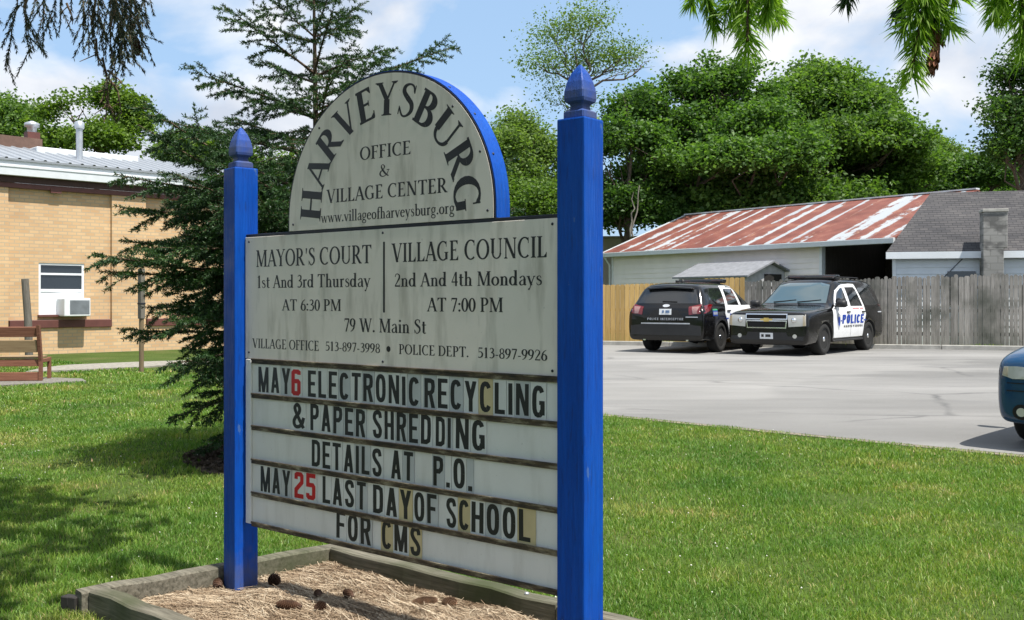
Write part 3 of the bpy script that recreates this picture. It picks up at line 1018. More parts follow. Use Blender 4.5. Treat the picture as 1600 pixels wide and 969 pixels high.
OI, OA = (340, 340), (340, 80)
FI = FRONT - .0006
b = MB()
for txt, L, Rr, c in (("MAYOR'S COURT", (155, 197), (622, 187), 67), ('1st And 3rd Thursday', (158, 284), (617, 280), 50), ('AT 6:30 PM', (260, 376), (499, 376), 45),
                      ('VILLAGE COUNCIL', (703, 181), (1330, 160), 76), ('2nd And 4th Mondays', (713, 278), (1310, 274), 54), ('AT 7:00 PM', (845, 380), (1152, 380), 55),
                      ('79 W. Main St', (510, 462), (842, 466), 54), ('VILLAGE OFFICE', (141, 528), (410, 535), 38), ('513-897-3998', (434, 538), (656, 545), 37),
                      ('POLICE DEPT.', (731, 552), (1014, 562), 40), ('513-897-9926', (1048, 566), (1330, 577), 42)):
    line(b, txt, L, Rr, c, 0, OI, FI)
u, z = on_board(340 + 689 / 2.58, 340 + 530 / 2.58)
b.add([(u + .013 * math.cos(2 * PI * k / 14), FI, z + .013 * math.sin(2 * PI * k / 14)) for k in range(14)], [tuple(range(14))])
(u, z0), (_, z1) = on_board(340 + 671 / 2.58, 340 + 383 / 2.58), on_board(340 + 671 / 2.58, 340 + 98 / 2.58)
b.add([(u - .006, FI, z0), (u + .006, FI, z0), (u + .006, FI, z1), (u - .006, FI, z1)], [(0, 1, 2, 3)])
b.build('lettering', M_INK, INFO)

b = MB()
FA = FRONT - .0016
for txt, L, Rr, c in (('OFFICE', (574, 440), (782, 416), 53), ('&', (652, 506), (695, 504), 50), ('VILLAGE CENTER', (441, 613), (927, 570), 54), ('www.villageofharveysburg.org', (418, 690), (957, 657), 44)):
    line(b, txt, L, Rr, c, 0, OA, FA)
# the name round the arch
word = 'HARVEYSBURG'
HB, HC = 0.418, 0.146                    # baseline radius and letter height
gl = [serif(c, .185, .078) for c in word]
tot = sum(w for _, w in gl) + .03 * (len(word) - 1)
span = R(187)
CZ = AZ + .015
pos = 0.0
sx = (HB + HC * .35) * span / tot
for ps, w in gl:
    ang = PI + R(2.5) - (pos + w / 2) / tot * span
    ca, sa = math.cos(ang), math.sin(ang)
    def place(a, c, l, ca=ca, sa=sa, w=w):
        x, r = (a - w / 2) * sx, HB + c * HC
        return (AC + .010 + ca * r + sa * x, FA - l, CZ + sa * r - ca * x)
    put_polys(b, ps, place)
    pos += w + .03
b.build('lettering', M_INK, APAN)

# changeable letter board
b = MB()
b.span((BT0 - .012, FRONT + .006, Z_RAIL0 - .005), (BT1 - .001, FRONT + .030, Z_INFO0 - .003))
LB = b.build('letter_board', M_LETBOARD, SIGN, bevel=.002)
rail_z = [1.168, 0.997, 0.838, 0.672, 0.509, 0.360]
for z in rail_z:
    b = MB()
    b.span((BT0 + .035, FRONT - .006, z - .012), (BT1 - .002, FRONT + .005, z + .006))
    b.span((BT0 + .035, FRONT - .010, z + .004), (BT1 - .002, FRONT - .004, z + .013))
    b.build('letter_rail', M_RAIL, LB, bevel=.0015)
b = MB()
b.span((BT0 - .013, FRONT - .004, Z_RAIL0 - .004), (BT0 + .030, FRONT + .0055, Z_INFO0 - .004))
b.build('edge_strip', M_LETBOARD, LB, bevel=.002)

KZ = 1469 / 620
rows = [
    [('MAY', 150, 268, {2: 'g'}), ('6', 272, 306, {0: 'r'}), ('ELECTRONIC', 333, 745, {3: 'g', 9: 'g', 5: 'g'}), ('RECYCLING', 764, 1210, {4: 'y', 0: 'g', 2: 'g', 7: 'g'})],
    [('&', 275, 320, {}), ('PAPER', 342, 545, {2: 'g', 3: 'g', 4: 'g'}), ('SHRED', 573, 788, {2: 'g', 3: 'g'}), ('DI', 806, 862, {1: 'g'}), ('NG', 880, 988, {})],
    [('DETAILS', 347, 606, {4: 'g', 5: 'g'}), ('AT', 640, 722, {1: 'g'}), ('P.', 797, 858, {0: 'g'}), ('O.', 872, 941, {1: 'g'})],
    [('MAY', 158, 268, {1: 'g', 2: 'g'}), ('25', 283, 361, {0: 'r', 1: 'r'}), ('LAST', 387, 547, {3: 'g'}), ('DAY', 574, 716, {2: 'y'}), ('OF', 727, 810, {1: 'g'}), ('SC', 846, 930, {1: 'y'}), ('HOO', 938, 1102, {1: 'g'}), ('L', 1114, 1157, {0: 'Y'})],
    [('FOR', 438, 566, {2: 'g'}), ('CMS', 607, 750, {0: 'y', 2: 'y'})],
]
for ri, row in enumerate(rows):
    zb = rail_z[ri + 1] + .021
    hh = 0.124
    for word, x0, x1, flags in row:
        u0 = on_board(340 + x0 / KZ, 640)[0]
        u1 = on_board(340 + x1 / KZ, 640)[0]
        gs = [sans(c, .158 if flags.get(i) != 'r' else .17) for i, c in enumerate(word)]
        gap = .13
        tot = sum(w for _, w in gs) + gap * (len(word) - 1)
        s = (u1 - u0) / tot
        x = 0.0
        for i, (ps, w) in enumerate(gs):
            fl = flags.get(i, '')
            tm = {'': M_TILE, 'r': M_TILE, 'g': M_TILE_GREY, 'y': M_TILE_YEL, 'Y': M_TILE_YEL}[fl]
            ink = M_RED if fl == 'r' else M_INK
            jz, tl = random.uniform(-.0025, .0025), random.uniform(-.012, .012)
            ua, ub = u0 + (x - .055) * s, u0 + (x + w + .055 + (.12 if fl == 'Y' else 0)) * s
            mb = MB()
            y0 = FRONT + .0025 - .0004 * (i % 3)
            mb.span((ua, y0, zb - .012), (ub, y0 + .0022, zb + hh + .012), 0)
            put_polys(mb, ps, lambda a, c, l: (u0 + (x + a) * s + tl * c * hh, y0 - .0003 - l, zb + jz + c * hh), mi=1)
            o = mb.build('letter_tile', [tm, ink], LB)
            if fl == 'r': o['label'] = 'clear tile with a red numeral'
            elif fl in 'yY' and fl: o['label'] = 'yellowed letter tile'
            x += w + gap

# ------------------------------------------------------------------ timber planter bed
PLT = thing('planter_bed', 'weathered grey timber bed edging full of straw under the sign', 'planter', PL_B, math.atan2(PE1.y, PE1.x))
# local x along PE1, local y: back; PE2 in local coordinates
c_, s_ = math.cos(-math.atan2(PE1.y, PE1.x)), math.sin(-math.atan2(PE1.y, PE1.x))
e2 = Vector((c_ * PE2.x - s_ * PE2.y, s_ * PE2.x + c_ * PE2.y, 0))


def timber(a, b_, w=.09, z0=-.06, z1=.112, jig=0.0):
    d = (b_ - a); n = d.length; d.normalize()
    sd = Vector((-d.y, d.x, 0))
    m = MB()
    rings = []
    for k in range(9):
        t = n * k / 8
        wob = .004 * math.sin(3.1 * k + jig * 9)
        c = a + d * t + sd * wob
        zz = z1 + .004 * math.sin(2.3 * k + jig * 5)
        ch = .008
        rings.append([c + sd * (w / 2) + Vector((0, 0, z0)), c + sd * (w / 2) + Vector((0, 0, zz - ch)), c + sd * (w / 2 - ch) + Vector((0, 0, zz)),
                      c - sd * (w / 2 - ch) + Vector((0, 0, zz)), c - sd * (w / 2) + Vector((0, 0, zz - ch)), c - sd * (w / 2) + Vector((0, 0, z0))])
    m.rings(rings)
    return m.build('timber', M_TIMBER, PLT, fix=True)


X1 = Vector((1, 0, 0))
hw = .045
timber(X1 * .05 + e2 * hw, X1 * 1.62 + e2 * hw, jig=.2)
timber(X1 * 1.63 + e2 * hw, X1 * PL_N + e2 * hw, z1=.106, jig=.5)
timber(X1 * 0 - e2 * 0, e2 * (PL_W + .06), jig=.8)
timber(X1 * .05 + e2 * (PL_W - .01), X1 * 1.55 + e2 * (PL_W - .01), z1=.118, jig=1.2)
timber(X1 * 1.56 + e2 * (PL_W - .01), X1 * PL_N + e2 * (PL_W - .01), z1=.112, jig=1.5)
timber(X1 * PL_N + e2 * .1, X1 * PL_N + e2 * (PL_W - .06), jig=1.9)
b = MB()
for t in (-.10, -.03):
    c = e2 * (PL_W + .06) + X1 * (t + .0)
    b.box((c.x, c.y, .02), (.05, .05, .13 + t * .3), .3)
b.build('corner_stake', plain('dark_wet_stake', (.025, .022, .02), .8), PLT, bevel=.004)
b = MB()
for t in (1.42, 1.70):
    b = MB(); b.lathe([(.011, 0), (.011, .006), (.0005, .009)], 8, Matrix.Translation(X1 * t + e2 * hw + Vector((0, 0, .110)))); b.build('bolt_head', M_METAL, PLT)

# straw and spruce needles filling the bed (one mass)
nu, nv = 60, 30
lv = []
for i in range(nu + 1):
    for j in range(nv + 1):
        p = PL_B + PE1 * (.04 + (PL_N - .08) * i / nu) + PE2 * (.02 + (PL_W - .04) * j / nv)
        lv.append((p.x, p.y))
lv = np.array(lv)


def bed_z(x, y):
    d1 = (x - PL_B.x) * PE1.x + (y - PL_B.y) * PE1.y
    d2 = (x - PL_B.x) * PE2.x + (y - PL_B.y) * PE2.y
    edge = np.clip(np.minimum(np.minimum(d1, PL_N - d1), np.minimum(d2, PL_W - d2)) / .35, 0, 1)
    return .004 + .034 * edge * (3 - 2 * edge) * edge + .026 * vnoise(x, y, .22, 21) + .010 * vnoise(x, y, .07, 22)


lz = bed_z(lv[:, 0], lv[:, 1])
bf = np.array([[i * (nv + 1) + j, (i + 1) * (nv + 1) + j, (i + 1) * (nv + 1) + j + 1, i * (nv + 1) + j + 1] for i in range(nu) for j in range(nv)])
NS = 42000
sa_, sb_ = RNG.uniform(.03, PL_N - .03, NS), RNG.uniform(.02, PL_W - .02, NS)
sxx = PL_B.x + PE1.x * sa_ + PE2.x * sb_
syy = PL_B.y + PE1.y * sa_ + PE2.y * sb_
ln = np.where(RNG.random(NS) < .12, RNG.uniform(.10, .22, NS), RNG.uniform(.02, .08, NS))
an = RNG.uniform(0, PI, NS) + .35 * np.sin(sxx * 3)
wd = RNG.uniform(.0007, .0016, NS)
SV5 = np.zeros((NS, 6, 3))
bend = RNG.uniform(-.35, .35, NS)
tilt = RNG.uniform(-.12, .22, NS)
for k in range(3):
    t = (k - 1) * ln / 2
    aa = an + bend * (k - 1)
    xx, yy = sxx + np.cos(aa) * t, syy + np.sin(aa) * t
    zz = bed_z(xx, yy) + .003 + np.abs(tilt) * (t + ln / 2) * .6
    SV5[:, 2 * k] = np.stack([xx - np.sin(aa) * wd, yy + np.cos(aa) * wd, zz], 1)
    SV5[:, 2 * k + 1] = np.stack([xx + np.sin(aa) * wd, yy - np.cos(aa) * wd, zz + .001], 1)
six = np.arange(NS)[:, None] * 6
sf = np.concatenate([np.concatenate([six + 0, six + 1, six + 3, six + 2], 1), np.concatenate([six + 2, six + 3, six + 5, six + 4], 1)])
allv = np.concatenate([np.column_stack([lv, lz]), SV5.reshape(-1, 3)])
allf = np.concatenate([bf, sf + len(lv)])


def make_straw():
    m = Mat('dry_straw_and_needles', (.3, .22, .14), .8, 0, .2)
    c = m.ramp(m.island(), [(0, (.11, .075, .05)), (.4, (.31, .235, .16)), (.8, (.47, .385, .28)), (1, (.58, .50, .38))])
    c = m.mix(.8, c, m.ramp(m.noise(4.0, 5), [(.34, (.6, .52, .45)), (.56, (1.1, 1.08, 1.05))]), 'MULTIPLY')
    m.color(c)
    m.bump(m.noise(120, 3), .5, .004)
    return m.m


tag(fast_mesh('straw_litter', allv, allf, make_straw()), kind='stuff')


def make_cone_mesh(L, r, mat, tip=.0):
    m = MB()
    n, rows_ = 9, int(L / .0055)
    m.lathe([(.001, 0)] + [(r * .72 * math.sin(PI * min(1, .12 + .86 * k / 8)) ** .6, L * k / 8) for k in range(1, 8)] + [(.001, L)], 10, mi=0)
    for i in range(rows_):
        t = (i + .5) / rows_
        rr = r * math.sin(PI * (.10 + .84 * t)) ** .6
        for k in range(n):
            a = 2 * PI * (k + .5 * (i % 2)) / n + i * .07
            d = Vector((math.cos(a), math.sin(a), 0)); q = Vector((-d.y, d.x, 0)); up = Vector((0, 0, 1))
            c0 = d * rr * .62 + up * (L * t - .004)
            w = rr * .42
            m.add([c0 - q * w, c0 + q * w, c0 + d * rr * .42 + q * w * .8 + up * .007, c0 + d * rr * .52 + up * .010, c0 + d * rr * .42 - q * w * .8 + up * .007, c0 + d * rr * .30 + up * .0115],
                  [(0, 1, 2, 5), (0, 5, 4), (5, 2, 3), (5, 3, 4)], 0, True)
    return m


CONES = [  # px, py, length, radius, mat, lying angle, pitch, label
    (426, 925, .058, .030, M_CONE, 0.6, 75, 'round brown cone standing upright on the straw beside the left blue post'),
    (497, 941, .040, .018, M_CONE, 1.9, 15, 'smallest dark cone on the straw, between the round cone and the centre of the bed'),
    (545, 945, .060, .020, M_CONE, 2.5, 20, 'short dark cone lying tilted on the straw below the words FOR CMS'),
    (452, 961, .115, .022, M_CONE, 3.0, 4, 'long dark spruce cone with raised scales at the bottom edge of the bed'),
    (500, 962, .050, .022, M_CONE, 0.4, 10, 'stubby brown cone touching the end of the long dark spruce cone'),
    (664, 943, .115, .020, M_CONE_TAN, 0.10, 3, 'pale tan slender cone lying on straw, left one of the two end to end'),
    (702, 944, .070, .021, M_CONE_TAN, -0.3, 5, 'pale reddish cone lying on straw right of the slender tan cone'),
    (341, 914, .070, .024, M_CONE, 2.0, 12, 'dark cone lying in the shade against the foot of the left blue post'),
]
for px, py, L, r, mt, az, pit, lab in CONES:
    g = gp(px, py, .03)
    o = make_cone_mesh(L, r, mt).build('spruce_cone', mt)
    d = Vector((math.cos(az) * math.cos(R(pit)), math.sin(az) * math.cos(R(pit)), math.sin(R(pit))))
    q = d.to_track_quat('Z', 'Y')
    o.rotation_euler = q.to_euler()
    z = float(bed_z(np.array([g.x]), np.array([g.y]))[0])
    o.location = Vector((g.x, g.y, z + (r * .85 if pit < 45 else .004))) - (d * L / 2 if pit < 45 else Vector())
    tag(o, lab, 'cone', 'cones lying on the straw of the bed')


# ------------------------------------------------------------------ buildings
def on_plane(px, py, origin, u, off=0.0):
    """(distance along u, world height) of a photo pixel on the upright plane through origin along u, pushed back by off"""
    v = Vector((-u.y, u.x, 0))
    d = Vector(((px - 800) / FPX, 1, (HOR - py) / FPX))
    o = Vector((0, 0, EYE)) - Vector((origin.x, origin.y, 0))
    t = (off - o.dot(v)) / d.dot(v)
    p = o + d * t
    return p.dot(u), p.z


def make_brick():
    m = Mat('tan_brick', (.4, .26, .14), .85, 0, .25)
    t = m.n.new('ShaderNodeTexCoord')
    s = m.n.new('ShaderNodeSeparateXYZ')
    m.l.new(t.outputs['Object'], s.inputs['Vector'])
    c = m.n.new('ShaderNodeCombineXYZ')
    m.l.new(m.math('ADD', s.outputs['X'], s.outputs['Y']), c.inputs['X'])
    m.l.new(s.outputs['Z'], c.inputs['Y'])
    b = m.n.new('ShaderNodeTexBrick')
    b.inputs['Scale'].default_value = 1.0
    b.inputs['Brick Width'].default_value = 0.23
    b.inputs['Row Height'].default_value = 0.085
    b.inputs['Mortar Size'].default_value = 0.011
    b.inputs['Bias'].default_value = -0.1
    b.inputs['Color1'].default_value = (.63, .44, .255, 1)
    b.inputs['Color2'].default_value = (.53, .34, .185, 1)
    b.inputs['Mortar'].default_value = (.45, .36, .25, 1)
    m.l.new(c.outputs['Vector'], b.inputs['Vector'])
    col = m.mix(.7, b.outputs['Color'], m.ramp(m.noise(.8, 5), [(.3, (.86, .82, .8)), (.7, (1.1, 1.08, 1.04))]), 'MULTIPLY')
    m.color(col)
    m.bump(b.outputs['Fac'], -.4, .008)
    return m.m


M_BRICK = make_brick()
M_MAROON = plain('maroon_painted_trim', (.115, .038, .030), .6, var=.15)
M_ROOFW = plain('pale_metal_roof', (.26, .28, .305), .5, 0.1, var=.06)
M_GUT = plain('white_gutter', (.62, .65, .67), .4, var=.05)


def glass(name, c=(.02, .025, .03), rough=.04):
    m = Mat(name, c, rough, 0, .7)
    m.b.inputs['Coat Weight'].default_value = .6
    m.b.inputs['Coat Roughness'].default_value = .02
    return m.m


M_GLASS = glass('dark_window_glass')

BK = thing('brick_building', 'tan brick building with white metal eave and maroon sill bands behind the spruce', 'building', BK_A, math.atan2(BK_U.y, BK_U.x))
G0 = BK_A.z
bk = lambda px, py, off=0.0: (lambda q: (q[0], q[1] - G0))(on_plane(px, py, BK_A, BK_U, off))
S0, S1 = -9.0, bk(432, 500)[0]
wx0, wz0 = bk(62.5, 500); wx1, wz1 = bk(134, 412)
pL0, pL1 = bk(13, 450)[0], bk(175, 450)[0]            # recessed panel
pR0 = bk(228, 450)[0]
zt = bk(69, 297)[1]
zsill0, zsill1 = bk(95, 512)[1], bk(95, 500)[1]
wz0 = zsill1 + .13
REC = .09
b = MB()
yb = 5.5
# piers and parapet of the wall, with panels set back
for a, c in ((S0, pL0), (pL1, pR0)):
    b.span((a, 0, 0), (c, .4, zt))
b.span((pL0, 0, 0), (pL1, .4, zsill0))
b.span((pR0, 0, 0), (S1, .4, zsill0))
b.span((pL0, REC, zsill0), (wx0, .4, zt))
b.span((wx1, REC, zsill0), (pL1, .4, zt))
b.span((wx0, REC, wz1), (wx1, .4, zt))
b.span((wx0, REC, zsill0), (wx1, .4, wz0 - .02))
b.span((pR0, REC, zsill0), (S1, .4, zt))
b.span((S1 - .4, .4, 0), (S1, yb, zt))
b.span((S0, yb, 0), (S1, yb + .4, zt))
b.build('wall', M_BRICK, BK)
for nm, a, c in (('sill_band', pL0 + .02, pL1 - .02), ('sill_band', pR0 + .02, S1 - .02)):
    b = MB()
    b.span((a, -.045, zsill0), (c, REC - .003, zsill1))
    b.build(nm, M_MAROON, BK, bevel=.008)
b = MB()
b.span((S0, -.03, zt + .002), (S1 + .02, .42, zt + .12))
b.span((bk(86, 300)[0] - .12, -.05, zt - .06), (bk(86, 300)[0] + .14, -.003, zt + .05))
b.build('frieze_board', M_MAROON, BK)
# window
b = MB()
fw = .055
b.span((wx0, REC + .02, wz0), (wx0 + fw, REC + .10, wz1)); b.span((wx1 - fw, REC + .02, wz0), (wx1, REC + .10, wz1))
b.span((wx0 + fw, REC + .021, wz1 - fw), (wx1 - fw, REC + .10, wz1)); b.span((wx0 + fw, REC + .021, wz0), (wx1 - fw, REC + .10, wz0 + fw))
zm = bk(98, 454)[1]
b.span((wx0 + fw, REC + .022, zm - .035), (wx1 - fw, REC + .099, zm + .035))
b.span((wx0 + fw, REC + .03, wz1 - .30), (wx1 - fw, REC + .098, wz1 - .25))
b.span((wx0 + fw, REC + .034, wz0 + fw), (wx1 - fw, REC + .08, zm - .035))
WIN = b.build('window', M_WHITE, BK)
b = MB()
b.span((wx0 + fw, REC + .06, zm + .035), (wx1 - fw, REC + .07, wz1 - fw))
b.build('pane', M_GLASS, WIN)
b = MB()
b.span((wx0 - .03, -.02, wz0 - .05), (wx1 + .06, REC + .02, wz0 - .001))
b.build('window_sill', M_MAROON, WIN)
# air conditioner, hung through the window
ax0, az1 = bk(85, 466); ax1, az0 = bk(126, 494)
AW, AH = ax1 - ax0, az1 - az0
AC_ = thing('air_conditioner', 'white window air conditioner sticking out of the brick wall window', 'air conditioner', BK_A + BK_U * ((ax0 + ax1) / 2 + .10) + Vector((0, 0, az0)), math.atan2(BK_U.y, BK_U.x))
b = MB()
b.span((-AW / 2, -.38, 0), (AW / 2, REC + .03, AH))
b.build('casing', M_WHITE, AC_, bevel=.02)
b = MB()
for k in range(16):
    z = .06 + (AH - .12) * k / 16
    b.span((-AW / 2 + .14, -.388, z), (AW / 2 - .04, -.376, z + .012))
b.span((-AW / 2 + .13, -.382, .05), (AW / 2 - .03, -.379, AH - .05))
b.build('condenser_grille', plain('grey_condenser_fins', (.22, .24, .26), .6), AC_)

# roof
EO = -.2
zg0 = bk(103, 280.5, EO)[1]
zr0 = zg0 + .405
b = MB()
ge = S1 + .35
b.span((S0, EO, zg0), (ge, EO + .12, zg0 + .22))
b.span((S0, EO - .015, zg0 + .19), (ge, EO - .001, zg0 + .235))
b.build('gutter', M_GUT, BK, bevel=.012)
b = MB()
b.span((S0, EO + .06, zg0 + .222), (ge, EO + .10, zg0 + .40))
b.build('fascia', M_GUT, BK)
b = MB()
b.span((S0, -.06, zt + .123), (ge - .05, -.02, zr0 - .02))
b.build('soffit', plain('shade_toned_soffit', (.06, .03, .026), .8), BK)  # board under the eave, the eave's shadow put into its dark colour
RS = math.tan(R(11))
b = MB()
n = int((ge - S0) / .30)
zr = zg0 + .405
for k in range(n):
    a = S0 + (ge - S0) * k / n
    c = S0 + (ge - S0) * (k + 1) / n
    prof = [(a, 0), (a + .21, 0), (a + .235, .03), (c - .025, .03), (c, 0)]
    for (p, q), (r_, s_) in zip(prof[:-1], prof[1:]):
        b.add([(p, EO + .02, zr + q), (r_, EO + .02, zr + s_), (r_, 3.2, zr + s_ + 3.95 * RS), (p, 3.2, zr + q + 3.95 * RS)], [(0, 1, 2, 3)])
b.span((S0, EO + .021, zr - .05), (ge, EO + .05, zr - .002))
b.span((S0, 3.2, zr + 3.9 * RS - .3), (ge, 6.2, zr + 3.95 * RS))
b.build('roof', M_ROOFW, BK)
b = MB()
b.prism([(S0, 3.0, zr), (bk(62, 235, 3.2)[0], 3.0, zr), (bk(62, 235, 3.2)[0], 3.0, zr + 1.02), (S0, 3.0, zr + 1.10)], (0, 3, 0))
b.build('rear_roof', plain('brown_rear_roof', (.13, .075, .055), .8), BK)
b = MB()
ca, cb = bk(64, 245, 1.9)[0], bk(224, 255, 1.9)[0]
b.span((ca, 2.2, zr + 2.2 * RS), (cb, 3.1, zr + 2.9 * RS + .13))
b.build('roof_curb', M_GUT, BK, bevel=.02)
b = MB()
v0, v1 = bk(124, 247, 1.2), bk(124, 193, 1.2)
b.tube([(v0[0], 1.2, v0[1] - .2), (v0[0], 1.2, v1[1] - .05)], .085, 14)
b.lathe([(.12, 0), (.125, .16), (.10, .18), (.02, .22)], 14, Matrix.Translation((v0[0], 1.2, v1[1] - .14)))
b.build('vent_pipe', M_METAL, BK)
b = MB()
q0, q1 = bk(51, 232, 4.0), bk(51, 207, 4.0)
b.span((q0[0] - .17, 3.9, q0[1] - .3), (q0[0] + .17, 4.2, q1[1] + .0))
CH = b.build('chimney', M_MAROON, BK)
b = MB()
b.lathe([(.13, 0), (.13, .14), (.2, .16), (.2, .26), (.03, .33)], 12, Matrix.Translation((q0[0], 4.05, q1[1])))
b.build('cap', M_METAL, CH)

# ------------------------------------------------------------------ bench, posts
M_BENCH = wood('red_brown_bench_boards', (.14, .055, .035), (.26, .12, .075), 0, 3)
M_BENCH2 = wood('tan_bench_board', (.24, .16, .09), (.36, .26, .15), 0, 3)
bp = gp(62, 597)
BEN = thing('park_bench', 'red-brown slatted wooden bench seen from behind on the gravel pad', 'bench', bp, R(8))
BL = 1.62
slant = lambda z: -.20 * (z - .35) if z > .35 else 0
b = MB(); b.box((-BL / 2, -.17, .85), (BL, .035, .17), M=Matrix.Rotation(R(11), 3, 'X')); b.build('back_board', M_BENCH, BEN, bevel=.006)
b = MB(); b.box((-BL / 2, -.125, .61), (BL, .035, .21), M=Matrix.Rotation(R(11), 3, 'X')); o = b.build('back_board', M_BENCH2, BEN, bevel=.006); o['label'] = 'tan lower back board'
b = MB()
for y in (0, .13, .26, .39):
    b.span((-BL + .01, y - .055, .395), (-.01, y + .055, .43))
b.build('seat', M_BENCH2, BEN, bevel=.004)
b = MB(); b.span((-BL, -.075, .27), (0, -.035, .39)); b.build('seat_rail', M_BENCH, BEN, bevel=.005)
b = MB(); b.span((-BL - .02, -.08, .03), (.02, -.02, .17)); b.build('bottom_beam', M_BENCH, BEN, bevel=.005)
for x in (-BL - .055, .01):
    b = MB()
    b.prism([(x, -.02, .03), (x, -.10, .03), (x, -.10, .35), (x, -.235, .96), (x, -.145, .96), (x, -.02, .38)], (.05, 0, 0))
    b.build('back_leg', M_BENCH, BEN)
    b = MB(); b.span((x, .36, .03), (x + .05, .44, .40)); b.build('front_leg', M_BENCH, BEN, bevel=.004)
    b = MB(); b.span((x, -.02, .33), (x + .048, .44, .39)); b.build('side_rail', M_BENCH, BEN, bevel=.004)

M_GREYPOST = wood('grey_weathered_post', (.09, .08, .065), (.20, .185, .16), 2, 4)
p0 = gp(46, 566); z1 = at(39, 436, p0.y)
b = MB()
b.tube([p0 + Vector((0, 0, -.1)), p0 + (z1 - p0) * .5 + Vector((.02, 0, 0)), z1], [.085, .080, .075], 9)
tag(b.build('wooden_post', M_GREYPOST), 'short weathered round post leaning left behind the bench', 'post')
p0 = gp(221, 582)
top, mid = at(222, 420, p0.y).z - p0.z, at(222, 498, p0.y).z - p0.z
SP = thing('sign_post', 'thin wooden pole carrying a tall narrow grey sleeve, left of the spruce', 'post', p0, R(-38))
b = MB(); b.tube([(0, 0, -.1), (0, 0, mid + .05)], .045, 8); b.build('pole', wood('brown_pole', (.14, .10, .06), (.24, .18, .11), 2, 4), SP)
b = MB(); b.span((-.055, -.045, mid), (.055, .045, top)); b.build('sleeve', M_GREYPOST, SP, bevel=.006)
b = MB(); b.span((-.060, -.050, (mid + top) / 2 - .2), (.060, .050, (mid + top) / 2 - .17)); b.build('strap', M_TRIM, SP)

# ------------------------------------------------------------------ barn with the rusty roof
BA0 = Vector((3.99, 41.7, 0)); BA0.z = gz(0, 41)
BAU = Vector((.612, -.791, 0)).normalized()
BAR = thing('barn', 'long white-sided barn with a red-streaked rusty metal roof and an open bay', 'building', BA0, math.atan2(BAU.y, BAU.x))
bq = lambda px, py, off=0.0: (lambda q: (q[0], q[1] - BA0.z))(on_plane(px, py, BA0, BAU, off))


def make_rust():
    m = Mat('rust_streaked_metal_roof', (.4, .4, .4), .62, 0.15, .4)
    t = m.n.new('ShaderNodeTexCoord')
    s = m.n.new('ShaderNodeSeparateXYZ')
    m.l.new(t.outputs['Object'], s.inputs['Vector'])
    def xcol(scale, seed, yz):
        c = m.n.new('ShaderNodeCombineXYZ')
        m.l.new(s.outputs['X'], c.inputs['X'])
        c.inputs['Z'].default_value = seed
        m.l.new(m.math('MULTIPLY', s.outputs['Y'], yz), c.inputs['Y'])
        return m.noise(scale, 3, c.outputs['Vector'], .55)
    base = m.ramp(xcol(.9, 3.0, .02), [(.3, (.30, .33, .36)), (.7, (.44, .455, .47))])
    # broad stripes up the slope, ragged ends
    w = m.n.new('ShaderNodeTexWave')
    w.wave_type = 'BANDS'; w.bands_direction = 'X'; w.wave_profile = 'SIN'
    w.inputs['Scale'].default_value = .345
    w.inputs['Distortion'].default_value = 0.0
    dx = m.n.new('ShaderNodeVectorMath'); dx.operation = 'ADD'
    dc = m.n.new('ShaderNodeCombineXYZ')
    m.l.new(m.math('MULTIPLY', m.math('SUBTRACT', xcol(.55, 9.0, .03), .5), 3.2), dc.inputs['X'])
    m.l.new(t.outputs['Object'], dx.inputs[0]); m.l.new(dc.outputs['Vector'], dx.inputs[1])
    m.l.new(dx.outputs['Vector'], w.inputs['Vector'])
    wob = m.math('ADD', w.outputs['Fac'], m.math('MULTIPLY', m.math('SUBTRACT', xcol(1.9, 1.0, .10), .5), 2.6))
    rag = m.math('ADD', wob, m.math('MULTIPLY', m.math('SUBTRACT', m.noise(1.7, 8, None, .72), .5), 1.9))
    rust = m.ramp(rag, [(.08, (0, 0, 0)), (.24, (1, 1, 1))])
    rc = m.ramp(m.noise(1.4, 6), [(.3, (.13, .040, .030)), (.55, (.20, .066, .048)), (.75, (.30, .14, .095))])
    c = m.mix(rust, base, rc)
    tan = m.ramp(m.math('ADD', rag, -.30), [(.0, (0, 0, 0)), (.03, (1, 1, 1)), (.08, (0, 0, 0))])
    c = m.mix(m.math('MULTIPLY', tan, .5), c, (.50, .34, .22))
    m.color(c)
    r = m.n.new('ShaderNodeTexWave')
    r.wave_type = 'BANDS'; r.bands_direction = 'X'; r.inputs['Scale'].default_value = 3.2
    m.l.new(t.outputs['Object'], r.inputs['Vector'])
    m.bump(r.outputs['Fac'], .6, .02)
    return m.m


M_RUST = make_rust()
M_SIDING = plain('white_lap_siding', (.90, .835, .80), .55, var=.06, scale=2)
M_SIDING2 = plain('bluish_white_lap_siding', (.74, .77, .80), .55, var=.06, scale=2)


def siding(mb, a, c, z0, z1, y, step=.19, d=.022):
    """lap boards: each leans out at its lower edge"""
    z = z0
    while z < z1 - .01:
        t = min(z + step, z1)
        mb.add([(a, y - d, z), (c, y - d, z), (c, y, t), (a, y, t), (a, y, z), (c, y, z)], [(0, 1, 2, 3), (4, 5, 1, 0)])
        z += step


